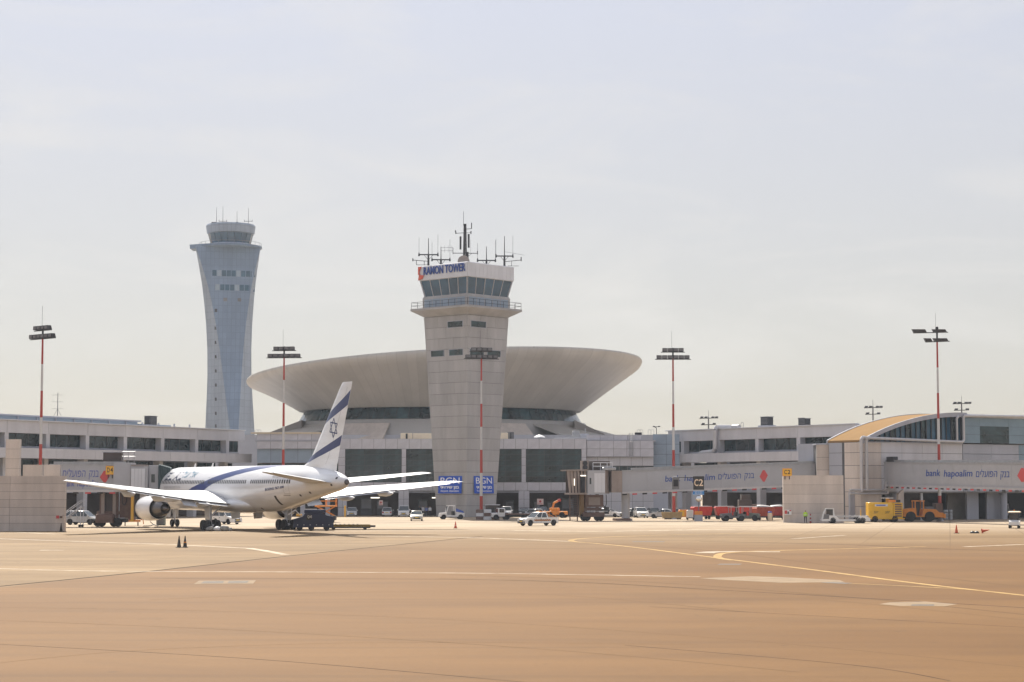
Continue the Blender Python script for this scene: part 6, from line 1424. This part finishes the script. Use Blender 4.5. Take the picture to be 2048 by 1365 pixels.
t = thing('tow_tractor', 'big orange articulated tractor parked beside the yellow power unit', 'tractor', gnd(1842, 1043.5), facing(1, .03))
MB().loft([[(x, y, z) for y, z in ((-2.6, .7), (-2.6, 1.75), (-1.4, 1.9), (-.9, 1.9), (-.85, .8), (0, .8), (.1, 1.8), (1.9, 1.75), (2.4, 1.3), (3.0, 1.25), (3.0, .6))] for x in (-1.05, 1.05)]).build('chassis', M_ORANGE, t, 25)
cf = MB()
for x in (-.85, .85):
    for y in (-1.0, .2): cf.bar((x, y, 1.7), (x, y, 2.85), .08, n=6)
cf.box(-.95, .95, -1.15, .35, 2.85, 3.0).build('cab_frame', M_ORANGE, t); bx(t, 'windscreen', M_CGLASS, -.8, .8, .2, .24, 1.85, 2.8); bx(t, 'engine_cover', M_MID, -.9, .9, .4, 1.7, 1.8, 2.1, .08); bx(t, 'rear_deck', M_BROWNM, -1.0, 1.0, 1.9, 2.9, 1.3, 2.6, .05); bx(t, 'bumper', M_ORANGE, -1.1, 1.1, 3.0, 3.3, .5, 1.1, .05)
for y in (-1.7, 1.0):
    for s in (-1, 1): wheel(t, s*.95, y, .72, .42, M_CARTRED)
t = thing('pallet_transporter', 'white long low transporter with an open cab in front of the curved wall', 'transporter', gnd(1691, 1047), facing(-1, .04))
MB().loft([[(x, y, z) for y, z in ((-3.2, .45), (-3.2, .7), (-2.6, 1.0), (-1.8, 1.0), (-1.3, .55), (.9, .55), (1.4, 1.0), (2.2, 1.0), (2.7, .6), (3.3, .5), (3.3, .3), (-3.2, .3))] for x in (-1.1, 1.1)]).build('frame', P_WHITE, t, 20)
cf = MB()
for x in (-.9, -.1, ):
    cf.path([(x, 3.2, .6), (x, 3.0, 1.35), (x, 2.7, 1.95), (x, 1.7, 1.95), (x, 1.6, 1.0)], .06)
cf.box(-.95, -.05, 1.65, 2.75, 1.95, 2.02).build('cab_frame', P_WHITE, t); bx(t, 'cab_glass', M_CGLASS, -.98, -.95, 1.8, 2.7, 1.1, 1.9); bx(t, 'engine_box', M_MID, -1.12, .9, 2.3, 3.0, .6, 1.25, .05)
for k in range(5): bx(t, 'roller', M_GALV, -.9, .9, -2.9+k*.75, -2.75+k*.75, 1.01, 1.08)
bx(t, 'deck', M_GALV, -1.0, 1.0, -3.0, 1.4, .82, .99); bx(t, 'post', M_SIGNY, -1.0, -.9, -2.0, -1.9, 1.0, 1.9)
for y in (-2.2, -1.6, 1.8):
    for s in (-1, 1): wheel(t, s*.95, y, .42, .3)
t = thing('tow_tractor', 'ochre framed tractor with an open cab behind the white transporter', 'tractor', gnd(1708, 1040), facing(1, .0))
bx(t, 'chassis', M_YEL, -.8, .8, -2.0, 2.0, .5, 1.1, .08); cf = MB(); 
for x in (-.7, .7):
    for y in (-1.2, .1, 1.2): cf.bar((x, y, 1.1), (x, y, 2.5), .07, n=6)
    cf.bar((x, -1.2, 2.5), (x, 1.2, 2.5), .07, n=6)
cf.box(-.8, .8, -1.3, .3, 2.5, 2.6).build('cab_frame', M_YEL, t); bx(t, 'cab_back', M_BROWN, -.6, .6, -1.15, -.1, 1.12, 2.3, .05); MB().lathe([(.1, 2.6), (.1, 2.8)], n=10).build('beacon', M_ORANGE, t)
for y in (-1.3, 1.3):
    for s in (-1, 1): wheel(t, s*.7, y, .42, .28)
t = thing('golf_cart', 'small white utility cart with a canopy on the open right apron', 'cart', gnd(2029, 1057), facing(-.35, -1))
MB().loft([[(-.6, y, z0), (.6, y, z0), (.6*k, y, z1), (-.6*k, y, z1)] for y, z0, z1, k in ((-1.2, .35, .95, .95), (-.2, .3, .6, 1), (.5, .3, .6, 1), (.7, .35, 1.0, .95), (1.25, .4, .8, .85))]).build('body', P_WHITE, t, 40); b = MB()
for x in (-.52, .52):
    for y, y2 in ((-1.0, -.9), (.75, .5)): b.bar((x, y, .9), (x, y2, 1.85), .035, n=6)
b.build('canopy_post', M_DSTEEL, t); MB().loft([[(-.65, -1.15, 1.85), (.65, -1.15, 1.85), (.65, .75, 1.85), (-.65, .75, 1.85)], [(-.7, -1.2, 1.93), (.7, -1.2, 1.93), (.7, .8, 1.93), (-.7, .8, 1.93)], [(-.5, -1, 2.02), (.5, -1, 2.02), (.5, .6, 2.02), (-.5, .6, 2.02)]]).build('canopy', M_CREAM, t, 40); bx(t, 'windscreen', M_CGLASS, -.5, .5, .62, .64, 1.0, 1.8); bx(t, 'seat', M_BLACK, -.5, .5, -.6, -.1, .6, 1.25, .06); MB().lathe([(.07, 2.02), (.07, 2.2)], n=10).build('beacon', M_ORANGE, t)
for s in (-.4, .4): bx(t, 'headlight', M_HEAD, s-.12, s+.12, 1.2, 1.27, .62, .76)
for y in (-.8, .85):
    for s in (-1, 1): wheel(t, s*.5, y, .27, .2)
t = thing('utility_tug', 'dim grey tug with an open frame parked in the dark bay under the bridge', 'tug', gnd(2003, 1037), facing(-1, -.1)); bx(t, 'chassis', M_GREYW, -.8, .8, -1.9, 1.9, .45, 1.0, .1); b = MB()
for x in (-.7, .7): b.path([(x, .8, 1.0), (x, .5, 2.2), (x, -.9, 2.2), (x, -1.0, 1.0)], .06)
b.box(-.75, .75, -.95, .5, 2.2, 2.28).build('cab_frame', M_WHITEM, t)
for y in (-1.2, 1.2):
    for s in (-1, 1): wheel(t, s*.72, y, .42, .28)
for k, (px, lab) in enumerate(((1886, 'stack of grey kegs next to the orange tractor'), (1897, 'stack of grey kegs nearer the pier'))):
    t = thing('keg_stack', lab, 'kegs', gnd(px, 1040.5))
    for j in range(3):
        for i in range(2): MB().lathe([(.26, 0), (.3, .08), (.3, .42), (.26, .5)], (-.32+i*.64, 0, j*.51), 14).build('keg', M_GALV, t, 40)
t = thing('pallet_boxes', 'dark crates stacked inside the bay behind the red carts', 'crates', (*at(1497, 1000, 305)[:2], 0)); bx(t, 'crate', M_BROWN, -1.6, .4, -1, 1, 0, 2.9, .03); bx(t, 'crate', M_BROWNM, .45, 1.7, -1, 1, 0, 2.2, .03); bx(t, 'crate', M_BROWN, -1.2, .2, -.9, .9, 2.91, 3.7, .03)
# notices, bollards
for px0, px1, py0, py1, lab in ((758, 766, 1001, 1011, 'small pinkish notice hanging in the bay left of the parked van'), (1074, 1087, 998, 1010, 'square pinkish notice hanging in the brown bay')):
    t, a, b = notice('hanging_notice', lab, px0, px1, py0, py1, 333, mat('notice_pink', (.80, .60, .55), .6), .05)
    MB().bar((a*.25, -.02, b), (a*.25, -.02, zt(982)-.35-zat(py1, 333)), .02, n=4).bar((a*.75, -.02, b), (a*.75, -.02, zt(982)-.35-zat(py1, 333)), .02, n=4).build('hanger', M_DSTEEL, t)
    MB().lathe([(b*.2, -.062), (b*.2, -.052)], (a/2, 0, b*.55), 16, 'y').build('emblem', M_DIAM, t); B('text_line', M_DIAM, t, a*.2, a*.8, -.06, -.052, b*.12, b*.2)
o = MB().lathe([(.16, 0), (.16, 1.7), (.1, 1.85), (.01, 1.9)], n=14).build('bollard', M_SIGNY, None, 40); o.location = (*gnd(690, 1034.5), 0); tag(o, 'yellow bollard beside the terminal column', 'bollard')
t = thing('warning_post', 'red and white striped short post beside the worker', 'bollard', gnd(1621, 1046.4))
for k in range(5): MB().bar((0, 0, k*.25), (0, 0, k*.25+.249), .14-.015*k, .13-.015*k, n=12).build('band', M_RED if k % 2 == 0 else M_MWHITE, t, 40)
# people -------------------------------------------------------------
M_SKIN = mat('skin', (.38, .22, .15), .6); M_HIVIS = mat('hi_vis', (.45, .75, .04), .6); M_TROU = mat('dark_trousers', (.02, .022, .03), .8); M_HAIR = mat('dark_hair', (.02, .015, .012), .7)
def person(pos, rz, label, top, vest=None, pose=0.0):
    t = thing('person', label, 'person', pos, rz)
    V = {'pel': ((0, 0, .95), .14), 'sp': ((0, -.01, 1.2), .15), 'ch': ((0, 0, 1.38), .17), 'nk': ((0, .0, 1.5), .065), 'hd': ((0, .03, 1.62), .095), 'tp': ((0, .02, 1.72), .085)}
    for s, n in ((-1, 'l'), (1, 'r')):
        V.update({'hp'+n: ((s*.1, 0, .9), .11), 'kn'+n: ((s*.12, .03+pose*s*.08, .5), .075), 'an'+n: ((s*.13, -.02+pose*s*.16, .09), .05), 'ft'+n: ((s*.15, .14+pose*s*.16, .04), .04),
                  'sh'+n: ((s*.19, 0, 1.42), .075), 'el'+n: ((s*.27, -.03, 1.14), .05), 'wr'+n: ((s*.25, .12, .93), .036), 'ha'+n: ((s*.24, .17, .86), .034)})
    E_ = [('pel','sp'),('sp','ch'),('ch','nk'),('nk','hd'),('hd','tp')]
    for n in 'lr': E_ += [('pel','hp'+n),('hp'+n,'kn'+n),('kn'+n,'an'+n),('an'+n,'ft'+n),('ch','sh'+n),('sh'+n,'el'+n),('el'+n,'wr'+n),('wr'+n,'ha'+n)]
    ks = list(V); me = bpy.data.meshes.new('p'); me.from_pydata([V[k][0] for k in ks], [(ks.index(a), ks.index(b)) for a, b in E_], [])
    o = bpy.data.objects.new('p', me); C.objects.link(o); o.modifiers.new('s', 'SKIN'); sv = me.skin_vertices[0].data
    for i, k in enumerate(ks): sv[i].radius = (V[k][1], V[k][1]*.85); sv[i].use_root = k == 'pel'
    o.modifiers.new('u', 'SUBSURF').levels = 2
    bpy.context.view_layer.update(); m2 = bpy.data.meshes.new_from_object(o.evaluated_get(bpy.context.evaluated_depsgraph_get())); bpy.data.objects.remove(o)
    m2.materials.clear()
    for m_ in (top, M_TROU, M_SKIN, M_HAIR): m2.materials.append(m_)
    for p in m2.polygons:
        z = p.center.z; p.material_index = 1 if z < .96 and abs(p.center.x) < .2 else 3 if (z > 1.68 or (z > 1.58 and p.center.y < -.01)) else 2 if (z > 1.5 or (abs(p.center.x) > .2 and z < .98)) else 0
        p.use_smooth = True
    o = bpy.data.objects.new('body', m2); C.objects.link(o); o.parent = t
    if vest:
        MB().loft([[(.22*w*cos(2*pi*k/16), .175*w*sin(2*pi*k/16), z) for k in range(16)] for z, w in ((.92, .98), (1.1, .98), (1.3, 1.08), (1.44, 1.0))], caps=False).build('vest', vest, t, 60); MB().loft([[(.226*cos(2*pi*k/16), .18*sin(2*pi*k/16), z) for k in range(16)] for z in (1.08, 1.15)], caps=False).build('reflective_band', M_WHITEM, t, 60)
    return t
person(gnd(1611, 1046.6), 2.9, 'person in a yellow-green safety vest standing by the curved wall', M_HIVIS, M_HIVIS)
M_SHB = mat('shirt_blue', (.12, .16, .36), .7); M_SHW = mat('shirt_pale', (.55, .54, .56), .7)
person(gnd(846, 1033.6), 2.6, 'person in a pale shirt in the shade beside the tower', M_SHW, pose=.6); person(gnd(853, 1034), -2.8, 'person in a blue shirt in the shade beside the tower', M_SHB); person(gnd(860, 1033.6), 3.0, 'person in a white top and dark trousers nearest the tower wall', M_WHITE, pose=1.); person(gnd(839, 1033), 2.9, 'person in dark clothes standing behind the champagne sedan', M_TROU)

# ------------------------------------------------------------------ haze
def haze():
    o = MB().box(-1500, 1500, -60, 1500, -1, 125).build('haze', MATS['dark_joint']); o['kind'] = 'stuff'
    m = bpy.data.materials.new('haze_air'); m.use_nodes = True; t = m.node_tree; t.nodes.clear()
    v = t.nodes.new('ShaderNodeVolumePrincipled'); v.inputs['Color'].default_value = (.80, .88, 1.0, 1); v.inputs['Density'].default_value = HAZE; v.inputs['Anisotropy'].default_value = .25
    q = t.nodes.new('ShaderNodeOutputMaterial'); t.links.new(v.outputs[0], q.inputs['Volume'])
    o.data.materials.clear(); o.data.materials.append(m)
HAZE = .00011
if HAZE: haze()
